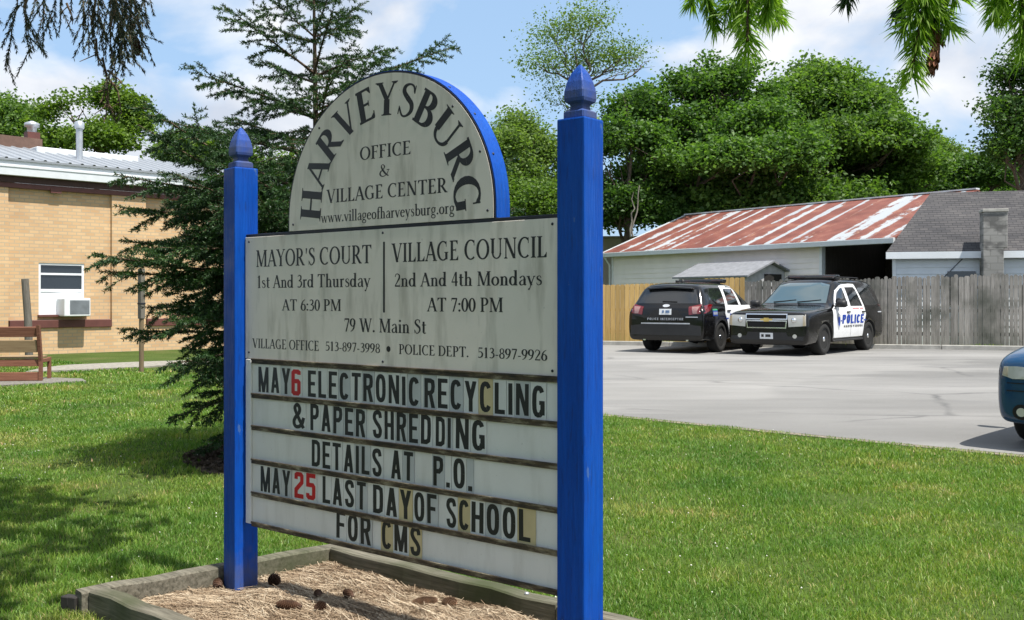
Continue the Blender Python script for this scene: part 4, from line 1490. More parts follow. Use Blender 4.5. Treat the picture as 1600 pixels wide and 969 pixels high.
zE = bq(1180, 384.5, -.35)[1]
wE, zR = 4.58, 5.14 - BA0.z
LE = 13.1
zW = zE + .1
slope = (zR - zE) / (wE + .35)
o0, o1 = bq(1281, 400)[0], 12.95
b = MB()
b.span((.25, .001, 0), (o0, .15, zW))
siding(b, .25, o0, .3, zW, 0)
b.span((.25, .15, 0), (.40, 9.0, zW))
b.prism([(.25, .15, zW), (.25, 9.0, zW), (.25, 4.58, zR - .12)], (.15, 0, 0))
b.span((.25, 9.0, 0), (LE, 9.15, zW))
b.build('wall', M_SIDING, BAR)
b = MB()
for x0, x1, y0 in ((.17, .25, -.04), (o0, o0 + .10, -.03), (o1, o1 + .12, -.03)):
    b = MB(); b.span((x0, y0, 0), (x1, .16 if x0 > 1 else .1, zW)); b.build('corner_trim', M_WHITE, BAR)
b = MB()
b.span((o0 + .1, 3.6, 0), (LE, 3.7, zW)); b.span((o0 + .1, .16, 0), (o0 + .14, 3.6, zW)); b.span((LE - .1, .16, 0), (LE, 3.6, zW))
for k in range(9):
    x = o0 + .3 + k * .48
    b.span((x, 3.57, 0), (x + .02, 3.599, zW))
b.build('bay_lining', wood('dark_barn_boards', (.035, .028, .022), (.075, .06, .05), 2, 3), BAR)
b = MB()
for y0, z0, y1, z1_ in ((-.35, zE, wE, zR), (wE * 2 + .35, zE, wE, zR)):
    th = .05
    pts = [(0, y0, z0), (0, y1, z1_), (0, y1, z1_ + th), (0, y0, z0 + th)]
    b.prism(pts, (LE, 0, 0))
ROOF = b.build('roof', M_RUST, BAR, fix=True)
b = MB()
b.span((-.04, -.47, zE - .14), (LE, -.352, zE + .03))
b.build('gutter', M_GUT, BAR, bevel=.01)
b = MB()
b.prism([(-.05, -.35, zE - .10), (-.05, wE, zR - .10), (-.05, wE, zR + .07), (-.05, -.35, zE + .07)], (.045, 0, 0))
b.span((-.02, wE - .12, zR + .04), (LE, wE + .12, zR + .09))
b.build('rake_trim', M_GUT, BAR)
b = MB()
b.tube([(.12, -.40, zE - .12), (.12, -.20, zE - .35), (.12, -.10, zE - .45), (.12, -.10, .2)], .04, 8)
b.build('downspout', M_GUT, BAR)

# ------------------------------------------------------------------ grey shingled house
H0 = Vector((11.36, 30.3, 0)); H0.z = gz(0, 30)
HE, HG = Vector((.97, -.243, 0)).normalized(), Vector((.70, .714, 0)).normalized()
HOU = thing('shingled_house', 'low white house with a dark grey shingle roof and a concrete block chimney', 'house', H0, math.atan2(HE.y, HE.x))
hg = Matrix.Rotation(-math.atan2(HE.y, HE.x), 3, 'Z') @ HG      # gable direction in local axes
hl = lambda s, w, z: Vector((s, 0, z)) + hg * w
hq = lambda px, py, off=0.0: (lambda q: (q[0], q[1] - H0.z))(on_plane(px, py, H0, HE, off))


def make_shingle():
    m = Mat('dark_grey_shingles', (.06, .06, .065), .92, 0, .2)
    v = m.coord((1, 1, 1))
    b = m.n.new('ShaderNodeTexBrick')
    b.inputs['Brick Width'].default_value = .24
    b.inputs['Row Height'].default_value = .075
    b.inputs['Mortar Size'].default_value = .008
    b.inputs['Scale'].default_value = 1.0
    b.inputs['Color1'].default_value = (.058, .058, .062, 1)
    b.inputs['Color2'].default_value = (.080, .078, .080, 1)
    b.inputs['Mortar'].default_value = (.03, .03, .032, 1)
    t = m.n.new('ShaderNodeTexCoord'); s = m.n.new('ShaderNodeSeparateXYZ'); c = m.n.new('ShaderNodeCombineXYZ')
    m.l.new(t.outputs['Object'], s.inputs['Vector'])
    m.l.new(s.outputs['X'], c.inputs['X']); m.l.new(s.outputs['Z'], c.inputs['Y'])
    m.l.new(c.outputs['Vector'], b.inputs['Vector'])
    col = m.mix(.8, b.outputs['Color'], m.ramp(m.noise(.9, 6, m.coord((.5, 1, 2.2))), [(.3, (.7, .7, .72)), (.7, (1.45, 1.4, 1.35))]), 'MULTIPLY')
    m.color(col)
    m.bump(b.outputs['Fac'], -.5, .012)
    return m.m


M_SHINGLE = make_shingle()
hz = hq(1400, 394)[1]
wR, zHR = 3.0, at(1460, 301, 32.4).z - H0.z
HL = 11.0
b = MB()
b.prism([hl(-.10, -.25, hz), hl(-.10, wR, zHR), hl(-.10, 2 * wR + .25, hz), hl(-.10, 2 * wR + .25, hz - .08), hl(-.10, wR, zHR - .09), hl(-.10, -.25, hz - .08)], (HL, 0, 0))
b.build('roof', M_SHINGLE, HOU)
b = MB()
b.box(hl(HL / 2 - .1, -.275, hz - .11), (HL, .05, .20))
b.build('fascia', M_SIDING2, HOU)
b = MB()
b.prism([hl(.05, 0, 0), hl(HL - .5, 0, 0), hl(HL - .5, 2 * wR, 0), hl(.05, 2 * wR, 0)], (0, 0, hz - .2))
b.prism([hl(.05, 0, hz - .21), hl(.05, 2 * wR, hz - .21), hl(.05, wR, zHR - .12)], (.1, 0, 0))
siding(b, .05, HL - .5, .4, hz - .2, -.002)
b.build('wall', M_SIDING2, HOU)
b = MB(); b.span((-.03, -.06, 0), (.06, .05, hz - .18)); b.build('corner_trim', M_WHITE, HOU)
wa, wt = hq(1480, 424); wb = hq(1524, 424)[0]
b = MB(); b.span((wa, -.05, wt - 1.0), (wb, -.026, wt)); b.build('window', M_GLASS, HOU)
ca, ct = hq(1534, 327.5, -.35); cb = hq(1572, 330, -.35)[0]; cc = hq(1566, 330, -.35)[0]


def make_block():
    m = Mat('stained_concrete_block', (.3, .3, .28), .95, 0, .2)
    t = m.n.new('ShaderNodeTexCoord'); s = m.n.new('ShaderNodeSeparateXYZ'); c = m.n.new('ShaderNodeCombineXYZ')
    m.l.new(t.outputs['Object'], s.inputs['Vector'])
    m.l.new(m.math('ADD', s.outputs['X'], s.outputs['Y']), c.inputs['X']); m.l.new(s.outputs['Z'], c.inputs['Y'])
    b = m.n.new('ShaderNodeTexBrick')
    b.inputs['Brick Width'].default_value = .40; b.inputs['Row Height'].default_value = .20; b.inputs['Mortar Size'].default_value = .012; b.inputs['Scale'].default_value = 1
    b.inputs['Color1'].default_value = (.25, .245, .23, 1); b.inputs['Color2'].default_value = (.34, .33, .31, 1); b.inputs['Mortar'].default_value = (.22, .215, .20, 1)
    m.l.new(c.outputs['Vector'], b.inputs['Vector'])
    st = m.ramp(m.noise(2.4, 6, m.coord((1, 1, 1.6))), [(.46, (0, 0, 0)), (.62, (1, 1, 1))])
    m.color(m.mix(m.math('MULTIPLY', st, .75), b.outputs['Color'], (.09, .088, .085)))
    m.bump(b.outputs['Fac'], -.6, .012)
    return m.m


M_BLOCK = make_block()
zc = hq(1550, 388, -.35)[1]
b = MB(); b.span((ca, -.55, zc), (cb, -.05, ct - .09)); b.span((ca, -.55, 0), (cc, -.053, zc - .001))
CH = b.build('chimney', M_BLOCK, HOU, bevel=.01)
b = MB(); b.span((ca - .02, -.58, ct - .088), (cb + .02, -.02, ct)); b.build('cap', M_CONC, CH, bevel=.01)
b = MB(); b.tube([(hq(1500, 415)[0] - .5, -.03, 1.95), (hq(1515, 405)[0] - .2, -.03, hz - .22)], .012, 5); b.build('cable', M_TRIM, HOU)

# ------------------------------------------------------------------ garden shed behind the fence
SHU = Vector((-.80, .60, 0)).normalized()
sh0 = at(1238, 435, 35.0); sh0.z = gz(0, 35)
SG = Vector((-.83, -.56, 0)).normalized()            # along the gable wall, towards the left
SHED = thing('garden_shed', 'small grey gabled shed showing over the fence between the barn and the police cars', 'shed', sh0, math.atan2(SG.y, SG.x) + PI)
q_px = lambda px: on_plane(px, 430, sh0, -SG)[0]
gx0 = q_px(1166)
peak = at(1201, 411, 35.4).z - sh0.z
eav = at(1240, 430, 35.0).z - sh0.z
gw = abs(gx0)
b = MB()
b.prism([(0, 0, 0), (-gw, 0, 0), (-gw, 0, eav), (-gw / 2, 0, peak - .06), (0, 0, eav)], (0, 3.2, 0))
b.build('wall', plain('pale_grey_shed_wall', (.42, .42, .43), .6), SHED, fix=True)
b = MB()
for sgn in (0, 1):
    e = .18
    x0 = .15 if sgn == 0 else -gw - .15
    b.prism([(x0, -.2, eav - .1), (-gw / 2, -.2, peak - .02), (-gw / 2, -.2, peak + .04), (x0, -.2, eav - .04)], (0, 3.6, 0))
b.build('roof', plain('grey_shed_roof', (.20, .205, .22), .8), SHED, fix=True)
b = MB(); b.span((-gw * .62, -.02, eav - .22), (-gw * .25, -.003, eav + .02)); b.build('vent', M_DARK, SHED)
# cream building far behind
FB0 = at(938, 440, 52); FB0.z = gz(0, 50)
FBU = Vector((.99, -.12, 0)).normalized()
FB = thing('cream_building', 'plain cream flat-roofed building beyond the left end of the barn', 'building', FB0, math.atan2(FBU.y, FBU.x))
ft = on_plane(950, 373.5, FB0, FBU)[1] - FB0.z
b = MB(); b.span((-6, 0, 0), (5, 6, ft)); siding(b, -6, 5, .3, ft - .1, -.002, .35, .02); b.build('wall', plain('cream_wall', (.58, .52, .44), .7, var=.05), FB)
b = MB(); b.span((-6.1, -.12, ft), (5.1, 6.1, ft + .14)); b.build('roof_edge', plain('buff_roof_edge', (.42, .36, .28), .7), FB)

# ------------------------------------------------------------------ stockade fences
M_FGREY = wood('silver_grey_pickets', (.17, .16, .145), (.38, .36, .33), 2, 3.0, (.08, .085, .07))
M_FYEL = wood('fresh_yellow_pickets', (.46, .29, .10), (.66, .45, .18), 2, 2.5)
sS = on_plane(1164, 480, FENCE_L, FENCE_D)[0]


def fence(name, label, s0, s1, mat, rough):
    c0 = FENCE_L + FENCE_D * s0
    F = thing(name, label, 'fence', (c0.x, c0.y, gz(0, c0.y)), math.atan2(FENCE_D.y, FENCE_D.x))
    b = MB()
    x = 0.0
    while x < s1 - s0:
        w = .145 if not rough else random.choice((.095, .10, .11, .14))
        h0 = FENCE_L + FENCE_D * (s0 + x)
        pz = 1.47 + (469 - (445 - 17 * (max(-1, s0 + x) / 11.5))) / FPX * h0.y - gz(0, h0.y)
        h = pz + (random.uniform(-.045, .035) if rough else random.uniform(-.01, .01)) + (.10 if not rough and s0 + x > 3 else 0)
        y = random.uniform(-.007, .007)
        t = random.uniform(-.006, .006) if rough else 0
        k = .03
        b.prism([(x, y, .03), (x + w - .006, y, .03), (x + w - .006 + t, y, h - k), (x + w - .006 - k + t, y, h), (x + k + t, y, h), (x + t, y, h - k)], (0, .018, 0))
        x += w + (random.choice((0, 0, 0, .006, .012)) if rough else .003)
    b.build('pickets', mat, F)
    for z in (.35, 1.0, 1.65):
        b = MB(); b.span((0, .03, z), (s1 - s0, .075, z + .09)); b.build('rail', mat, F)
    x = .1
    while x < s1 - s0:
        b = MB(); b.span((x, .077, 0), (x + .09, .167, 1.75)); b.build('post', mat, F)
        x += 2.4


fence('picket_fence', 'new yellow wooden stockade fence behind the police cars', -6.0, sS - .003, M_FYEL, False)
fence('picket_fence', 'old silver-grey wooden stockade fence in front of the house and barn', sS, 19.5, M_FGREY, True)
# weeds under the fence
wv, wf = [], []
NW = 9000
s = RNG.uniform(-5, 19, NW)
off = np.abs(RNG.normal(0, .18, NW))
wx_, wy_ = FENCE_L.x + FENCE_D.x * s + FENCE_N.x * (.1 + off), FENCE_L.y + FENCE_D.y * s + FENCE_N.y * (.1 + off)
hh_ = RNG.uniform(.03, .14, NW) * (vnoise(s, s * 0, 1.1, 31) * 1.5 + .1)
a = RNG.uniform(0, PI, NW)
ww = .02
W3 = np.zeros((NW, 3, 3))
W3[:, 0] = np.stack([wx_ - np.cos(a) * ww, wy_ - np.sin(a) * ww, gza(wy_)], 1)
W3[:, 1] = np.stack([wx_ + np.cos(a) * ww, wy_ + np.sin(a) * ww, gza(wy_)], 1)
W3[:, 2] = np.stack([wx_ + RNG.normal(0, .04, NW), wy_ + RNG.normal(0, .04, NW), gza(wy_) + hh_], 1)
tag(fast_mesh('weeds', W3.reshape(-1, 3), np.arange(NW * 3).reshape(-1, 3), M_GRASS), kind='stuff')
fs0, fs1 = FENCE_L - FENCE_D * 6, FENCE_L + FENCE_D * 20
tag(sheet('fence_verge', [(fs0 + FENCE_N * .76).xy[:], (fs1 + FENCE_N * .76).xy[:], (fs1 - FENCE_N * .3).xy[:], (fs0 - FENCE_N * .3).xy[:]], M_EARTH, .02), kind='structure')


# ------------------------------------------------------------------ vehicles
def paint(name, c, rough=.16):
    m = Mat(name, c, rough, 0, .3)
    m.b.inputs['Coat Weight'].default_value = .45
    m.b.inputs['Coat Roughness'].default_value = .04
    d = m.noise(3.5, 6)
    m.roughness(m.ramp(d, [(.35, (rough * .7,) * 3), (.7, (rough * 1.9,) * 3)]))
    # road dust low on the panels
    t = m.n.new('ShaderNodeTexCoord'); s = m.n.new('ShaderNodeSeparateXYZ')
    m.l.new(t.outputs['Object'], s.inputs['Vector'])
    dust = m.math('MULTIPLY', m.ramp(m.math('ADD', s.outputs['Z'], m.math('MULTIPLY', d, .3)), [(.45, (1, 1, 1)), (.85, (0, 0, 0))]), .03)
    m.color(m.mix(dust, c, (.22, .19, .15)))
    return m.m


P_BLACK = paint('black_car_paint', (.002, .002, .0025))
P_WHITE = paint('white_car_paint', (.76, .77, .78), .2)
P_TEAL = paint('blue_green_car_paint', (.007, .050, .125))
M_AUTO = glass('tinted_car_glass', (.012, .014, .016), .03)
M_SHIELD = glass('windshield_glass', (.05, .085, .10), .03)
M_PLAST = plain('black_car_plastic', (.010, .010, .011), .55)
M_PLASTG = plain('grey_bumper_plastic', (.016, .0165, .018), .5)
M_TYRE = plain('tyre_rubber', (.010, .010, .0095), .85, var=.3)
M_RIMB = plain('dark_wheel_rim', (.11, .11, .115), .35, .5)
M_CHROME = plain('bright_chrome', (.75, .76, .78), .12, 1.0, var=.03)
M_LAMP = glass('clear_headlamp_lens', (.58, .57, .53), .08)
M_AMBER = glass('amber_lens', (.50, .42, .29), .1)
M_TAIL = glass('red_tail_lens', (.13, .002, .004), .08)
M_TAILW = glass('pale_reversing_lens', (.30, .16, .15), .1)
M_PBLUE = plain('police_blue_vinyl', (.010, .045, .30), .4)
M_PLATE = plain('white_licence_plate', (.70, .72, .74), .4, var=.05)
M_GOLD = plain('gold_emblem', (.70, .50, .16), .3, .8)
M_SILV = plain('silver_vinyl', (.42, .44, .47), .4)
M_REDV = plain('faded_red_vinyl', (.55, .16, .16), .5)
M_GREENV = plain('green_sticker', (.05, .30, .14), .5)
M_WELL = plain('wheel_well_black', (.006, .006, .006), .9)


class Car:
    def __init__(self, name, label, cat, stations, mat, arch_x, arch_r, arch_y=1.0):
        self.root = thing(name, label, cat)
        rings, self.n = [], 16
        for x, zb, zbelt, ztop, wb, wm, wbelt, wtop in stations:
            h = zbelt - zb
            z6 = ztop - min(.07, .35 * (ztop - zbelt))
            half = [(0, zb), (wb * .86, zb), (wb, zb + .015), (wm, zb + h * .16), (wm, zb + h * .78), (wbelt, zbelt), (wtop, z6), (wtop - .13, ztop), (0, ztop + .02)]
            ring = half + [(-y, z) for y, z in half[-2:0:-1]]
            rings.append([Vector((x, y, z)) for y, z in ring])
        m = MB()
        m.rings(rings, smooth=True)
        o = m.build('body', [mat, M_WELL], self.root, fix=True)
        md = o.modifiers.new('s', 'SUBSURF'); md.levels = md.render_levels = 2
        dg = bpy.context.evaluated_depsgraph_get()
        me = bpy.data.meshes.new_from_object(o.evaluated_get(dg))
        o.modifiers.clear()
        o.data = me
        me.polygons.foreach_set('use_smooth', [True] * len(me.polygons))
        bm = bmesh.new(); bm.from_mesh(me)
        self.bvh = BVHTree.FromBMesh(bm)
        bm.free()
        # wheel wells
        cut = MB()
        for ax in arch_x:
            for s in (-1, 1):
                cut.lathe([(arch_r, -.22), (arch_r, .3)], 28, Matrix.Translation((ax, s * arch_y, arch_r * .80)) @ Matrix.Rotation(R(90), 4, 'X'), mi=0)
        c = cut.build('cutter', [M_WELL], None, fix=True)
        bo = o.modifiers.new('b', 'BOOLEAN'); bo.object = c; bo.operation = 'DIFFERENCE'; bo.solver = 'EXACT'
        bo.material_mode = 'TRANSFER'
        dg = bpy.context.evaluated_depsgraph_get(); dg.update()
        me = bpy.data.meshes.new_from_object(o.evaluated_get(dg))
        o.modifiers.clear()
        o.data = me
        bpy.data.objects.remove(c)
        self.body = o

    def hit(self, axis, sgn, a, b, off):
        if axis == 'y': p, d = Vector((a, sgn * 4, b)), Vector((0, -sgn, 0))
        elif axis == 'x': p, d = Vector((sgn * 5, a, b)), Vector((-sgn, 0, 0))
        else: p, d = Vector((a, b, 5)), Vector((0, 0, -1))
        h = self.bvh.ray_cast(p, d)
        if h[0] is None:
            h = self.bvh.find_nearest(p + d * (3.0 if axis != 'x' else 2.5))
            return h[0] - d * off
        return h[0] + (h[1] * .6 - d * .4) * off

    def panel(self, name, poly, axis, sgn, mat, off=.004, parent=None, step=.09, depth=.02, label=None, mirror=False):
        """a panel that follows the body surface, cut from an outline seen from one side"""
        bm = bmesh.new()
        bm.faces.new([bm.verts.new((p[0], p[1], 0)) for p in poly])
        bmesh.ops.triangulate(bm, faces=bm.faces[:])
        for k in (0, 1):
            lo, hi = min(p[k] for p in poly), max(p[k] for p in poly)
            n = max(1, int((hi - lo) / step))
            for i in range(1, n):
                co, no = [0, 0, 0], [0, 0, 0]
                co[k] = lo + (hi - lo) * i / n + 1e-4; no[k] = 1
                bmesh.ops.bisect_plane(bm, geom=bm.verts[:] + bm.edges[:] + bm.faces[:], plane_co=co, plane_no=no, dist=1e-5)
        for v in bm.verts:
            v.co = self.hit(axis, sgn, v.co.x, v.co.y, off)
        d = {'y': Vector((0, -sgn, 0)), 'x': Vector((-sgn, 0, 0)), 'z': Vector((0, 0, -1))}[axis]
        bmesh.ops.recalc_face_normals(bm, faces=bm.faces[:])
        r = bmesh.ops.extrude_edge_only(bm, edges=[e for e in bm.edges if len(e.link_faces) == 1])
        for v in r['geom']:
            if isinstance(v, bmesh.types.BMVert): v.co += d * depth
        bmesh.ops.recalc_face_normals(bm, faces=bm.faces[:])
        me = bpy.data.meshes.new(name)
        bm.to_mesh(me); bm.free()
        me.polygons.foreach_set('use_smooth', [True] * len(me.polygons))
        me.set_sharp_from_angle(angle=R(40))
        o = link_mesh(name, me, mat, parent or self.root)
        if label: o['label'] = label
        return o

    def polys(self, name, polys, axis, sgn, mat, off=.009, parent=None):
        mb = MB()
        for k, q in enumerate(polys):
            mb.add([self.hit(axis, sgn, a, b, off + (k % 14) * 1e-4) for a, b in q], [tuple(range(len(q)))])
        return mb.build(name, mat, parent or self.root)

    def text(self, name, txt, axis, sgn, x0, x1, z0, h, mat, off=.009, parent=None, W=.16, slant=0.0, gap=.12):
        """x0 is where the text begins for a reader facing that side"""
        ps, w = text_polys(txt, lambda c: sans(c, W), gap)
        s = (x1 - x0) / w
        return self.polys(name, [[(x0 + (a + b * slant) * s, z0 + b * h) for a, b in q] for q in ps], axis, sgn, mat, off, parent)

    def wheel(self, x, s, r, w, y, style):
        o = thing('wheel', None, None, (x, s * y, r), 0)
        o.parent = self.root
        M = Matrix.Rotation(R(-90 * s), 4, 'X')
        b = MB()
        b.lathe([(r * .64, -w / 2), (r * .90, -w / 2), (r * .97, -w * .44), (r, -w * .32), (r, w * .32), (r * .97, w * .44), (r * .90, w / 2 + .006), (r * .70, w / 2 + .008), (r * .64, w * .44)], 36, M)
        b.build('tyre', M_TYRE, o)
        b = MB()
        b.lathe([(r * .645, -w / 2), (r * .645, w * .45), (r * .60, w * .43), (r * .57, w * .30), (r * .42, w * .22), (r * .36, w * .34), (r * .2, w * .36), (.001, w * .36)], 30, M)
        for k in range(style):
            a = 2 * PI * k / style
            b.box(M @ Vector((r * .46 * math.cos(a), r * .46 * math.sin(a), w * .30)), (.001, .001, .001))
            c = M @ Matrix.Rotation(a, 4, 'Z')
            b.add([c @ Vector(p) for p in ((r * .2, -.045, w * .35), (r * .60, -.028, w * .40), (r * .60, .028, w * .40), (r * .2, .045, w * .35), (r * .2, -.05, w * .2), (r * .60, -.04, w * .25), (r * .60, .04, w * .25), (r * .2, .05, w * .2))],
                  [(0, 1, 2, 3), (0, 4, 5, 1), (1, 5, 6, 2), (2, 6, 7, 3), (3, 7, 4, 0)])
        b.build('rim', M_RIMB, o)
        b = MB()
        b.lathe([(r * .17, w * .34), (r * .17, w * .44), (r * .12, w * .50), (.001, w * .52)], 16, M)
        b.build('hub_cap', M_CHROME, o)

    def mirror(self, x, s, y, z, mat):
        b = MB()
        rr = []
        for k, (dx, sy, sz) in enumerate(((-.07, .10, .07), (-.06, .125, .095), (.02, .12, .09), (.07, .085, .06), (.085, .04, .03))):
            rr.append([Vector((x + dx, s * (y + .10) + sy * c_, z + sz * s_)) for c_, s_ in [(math.copysign(abs(math.cos(t)) ** .6, math.cos(t)), math.copysign(abs(math.sin(t)) ** .6, math.sin(t))) for t in [2 * PI * j / 14 for j in range(14)]]])
        b.rings(rr, smooth=True)
        b.box((x, s * (y - .02), z - .06), (.06, .12, .04))
        return b.build('mirror', mat, self.root, fix=True)

    def place(self, loc, ang, sc=(1, 1, 1)):
        self.root.location = loc
        self.root.rotation_euler = (0, 0, ang)
        self.root.scale = sc


def mir(poly): return [(-a, b) for a, b in poly]


LOTZ = lambda x, y: gz(x, y) + .010
# ---- the black and white vehicle that faces the camera
st = [(2.45, .30, .93, .96, .84, .88, .86, .76), (2.43, .26, .98, 1.01, .89, .94, .92, .82), (2.36, .25, 1.01, 1.055, .91, .97, .94, .84), (2.0, .26, 1.05, 1.11, .94, 1.0, .97, .86), (1.48, .27, 1.09, 1.15, .95, 1.0, .98, .86),
      (1.02, .28, 1.12, 1.19, .95, 1.0, .98, .84), (.90, .28, 1.13, 1.22, .95, 1.0, .98, .83), (.20, .28, 1.14, 1.78, .95, 1.0, .98, .73), (.05, .28, 1.14, 1.845, .95, 1.0, .98, .76), (-.20, .28, 1.14, 1.87, .95, 1.0, .98, .77),
      (-1.0, .28, 1.14, 1.885, .95, 1.0, .98, .77), (-2.0, .28, 1.14, 1.87, .95, 1.0, .97, .77), (-2.34, .30, 1.13, 1.83, .94, .99, .96, .76), (-2.48, .32, 1.12, 1.74, .93, .98, .95, .77), (-2.58, .32, 1.08, 1.20, .92, .97, .94, .86), (-2.62, .36, 1.0, 1.04, .90, .95, .92, .82)]
T = Car('police_suv', 'black police SUV with white POLICE doors facing the camera, gold bow-tie emblem on the grille', 'police car', st, P_BLACK, (1.48, -1.47), .455)
for s in (1, -1):
    fd = T.panel('door', [(.96, .40), (1.01, .80), (.97, 1.10), (.74, 1.18), (.30, 1.57), (.02, 1.70), (-.125, 1.73), (-.125, .40)], 'y', s, P_WHITE, label='white front door with a shield emblem')
    rd = T.panel('door', [(-.14, .40), (-.14, 1.73), (-.60, 1.755), (-.94, 1.75), (-1.16, 1.20), (-1.21, .95), (-1.05, .70), (-.97, .40)], 'y', s, P_WHITE, label='white rear door')
    T.panel('window', [(.66, 1.19), (.28, 1.52), (.06, 1.63), (-.045, 1.65), (-.045, 1.18)], 'y', s, M_AUTO, .008, fd)
    T.panel('window', [(-.22, 1.18), (-.22, 1.66), (-.80, 1.67), (-.88, 1.61), (-1.04, 1.18)], 'y', s, M_AUTO, .008, rd)
    T.panel('window', [(-1.24, 1.20), (-1.04, 1.66), (-1.92, 1.65), (-2.22, 1.24), (-2.15, 1.20)], 'y', s, M_AUTO, .005, label='dark rear side window')
    for d, x in ((fd, .02), (rd, -1.02)):
        b = MB(); p = T.hit('y', s, x, 1.03, .02); b.box(p, (.20, .03, .035)); b.build('handle', M_PLAST, d, bevel=.008)
    rd_x = (.30, -1.02) if s > 0 else (-1.02, .30)
    w_ = 'POLICE'
    if s > 0:
        T.text('lettering', w_, 'y', s, .46, -1.00, .74, .225, M_PBLUE, W=.21, slant=.10, parent=T.body, gap=.09)
        T.text('small_lettering', 'HARVEYSBURG', 'y', s, .34, -.94, .645, .055, M_INK, W=.15, parent=T.body, gap=.2)
        T.polys('small_marks', [[(-.32 - .075 * k, 1.10), (-.37 - .075 * k, 1.10), (-.37 - .075 * k, 1.135), (-.32 - .075 * k, 1.135)] for k in range(10) if k != 6], 'y', s, M_REDV, .009, T.body)
    else:
        T.text('lettering', w_, 'y', s, -1.02, .44, .74, .225, M_PBLUE, W=.21, slant=.10, parent=T.body, gap=.09)
        T.text('small_lettering', 'HARVEYSBURG', 'y', s, -.94, .34, .645, .055, M_INK, W=.15, parent=T.body, gap=.2)
    sh = [(.66 + .115 * a, .80 + .19 * c) for a, c in ((-1, .8), (-.5, .95), (0, 1.1), (.5, .95), (1, .8), (.95, -.1), (.6, -.7), (0, -1.1), (-.6, -.7), (-.95, -.1))]
    T.panel('shield_emblem', sh, 'y', s, M_SILV, .009, fd, .06, .005)
    T.panel('shield_emblem', [(.66 + (a - .66) * .62, .80 + (c - .80) * .62) for a, c in sh], 'y', s, M_PBLUE, .012, fd, .06, .004)
    T.panel('door_stripe', [(.52, .825), (.50, .795), (.30, .795), (.30, .825)] if False else [(.535, .80), (.535, .83), (.47, .83), (.47, .80)], 'y', s, M_PBLUE, .0085, fd, .1, .004)
    T.panel('door_stripe', [(-1.03, .80), (-1.03, .83), (-1.19, .83), (-1.19, .80)], 'y', s, M_PBLUE, .0085, rd, .1, .004)
    T.panel('side_marker', [(-2.14, 1.0), (-2.14, 1.03), (-2.44, 1.03), (-2.44, 1.0)], 'y', s, M_SILV, .006, None, .1, .004)
    h = T.panel('headlight', [(s * .52, .69), (s * .50, .97), (s * .84, .975), (s * .905, .95), (s * .915, .72)], 'x', 1, M_LAMP, .010)
    T.panel('indicator', [(s * .85, .715), (s * .85, .955), (s * .87, .955), (s * .90, .94), (s * .91, .735)], 'x', 1, M_AMBER, .014, h, .05)
    b = MB(); b.lathe([(.055, 0), (.06, .02), (.03, .03), (.001, .03)], 14, Matrix.Translation(T.hit('x', 1, s * .64, .85, .004)) @ Matrix.Rotation(R(90), 4, 'Y')); b.build('reflector', M_CHROME, h)
    T.panel('fog_light', [(s * (.66 + .05 * math.cos(t)), .47 + .05 * math.sin(t)) for t in [2 * PI * k / 12 for k in range(12)]], 'x', 1, M_LAMP, .006, None, .05, .02)
    T.panel('tail_light', [(s * .80, .86), (s * .80, 1.30), (s * .93, 1.22), (s * .93, .86)], 'x', -1, M_TAIL, .008)
    T.mirror(.72, s, .98, 1.24, M_PLAST)
    b = MB(); b.box((-.0, s * .93, .33), (2.0, .16, .05)); b.build('running_board', M_PLASTG, T.root, bevel=.015)
    b = MB(); b.tube([(.0, s * .60, 1.885), (-.1, s * .60, 1.925), (-1.7, s * .60, 1.925), (-1.8, s * .60, 1.885)], .016, 6); b.build('roof_rail', M_PLAST, T.root)
    for x in (1.48, -1.47):
        T.wheel(x, s, .385, .26, .845, 5)
T.panel('windshield', [(-.76, 1.255), (-.62, 1.72), (-.40, 1.775), (.40, 1.775), (.62, 1.72), (.76, 1.255)], 'x', 1, M_SHIELD, .005)
T.panel('rear_window', [(-.70, 1.24), (-.60, 1.68), (.60, 1.68), (.70, 1.24)], 'x', -1, M_AUTO, .006)
T.panel('hood_seam', [(-.80, 1.018), (-.80, 1.026), (.80, 1.026), (.80, 1.018)], 'x', 1, M_DARK, .002, None, .1, .004)
for a, c in ((-.52, .02), (.08, .62)):
    b = MB(); b.tube([T.hit('x', 1, a, 1.275, .022), T.hit('x', 1, (a + c) / 2, 1.30, .02), T.hit('x', 1, c, 1.33, .016)], .011, 5); b.build('wiper', M_PLAST, T.root)
G = T.panel('grille', [(-.47, .66), (-.49, 1.0), (.49, 1.0), (.47, .66), (.30, .63), (-.30, .63)], 'x', 1, M_DARK, .008)


def band(pts, w):
    """outline strip of a closed loop as quads"""
    n = len(pts)
    cx_, cz_ = sum(p[0] for p in pts) / n, sum(p[1] for p in pts) / n
    out = []
    ins = [(p[0] - math.copysign(w, p[0] - cx_), p[1] - math.copysign(w, p[1] - cz_)) for p in pts]
    for i in range(n):
        j = (i + 1) % n
        out.append([pts[i], pts[j], ins[j], ins[i]])
    return out


def bars(car, name, quads, axis, sgn, mat, parent, off=.012, th=.018):
    mb = MB()
    for q in quads:
        m_ = 6
        a, b_, c, d = q
        for k in range(m_):
            f, g = k / m_, (k + 1) / m_
            L = lambda p, r_, t: (p[0] + (r_[0] - p[0]) * t, p[1] + (r_[1] - p[1]) * t)
            quad = [L(a, b_, f), L(a, b_, g), L(d, c, g), L(d, c, f)]
            fr = [car.hit(axis, sgn, x, z, off + th) for x, z in quad]
            bk_ = [car.hit(axis, sgn, x, z, off) for x, z in quad]
            mb.add(fr + bk_, [(0, 1, 2, 3), (0, 4, 5, 1), (1, 5, 6, 2), (2, 6, 7, 3), (3, 7, 4, 0)])
    return mb.build(name, mat, parent)


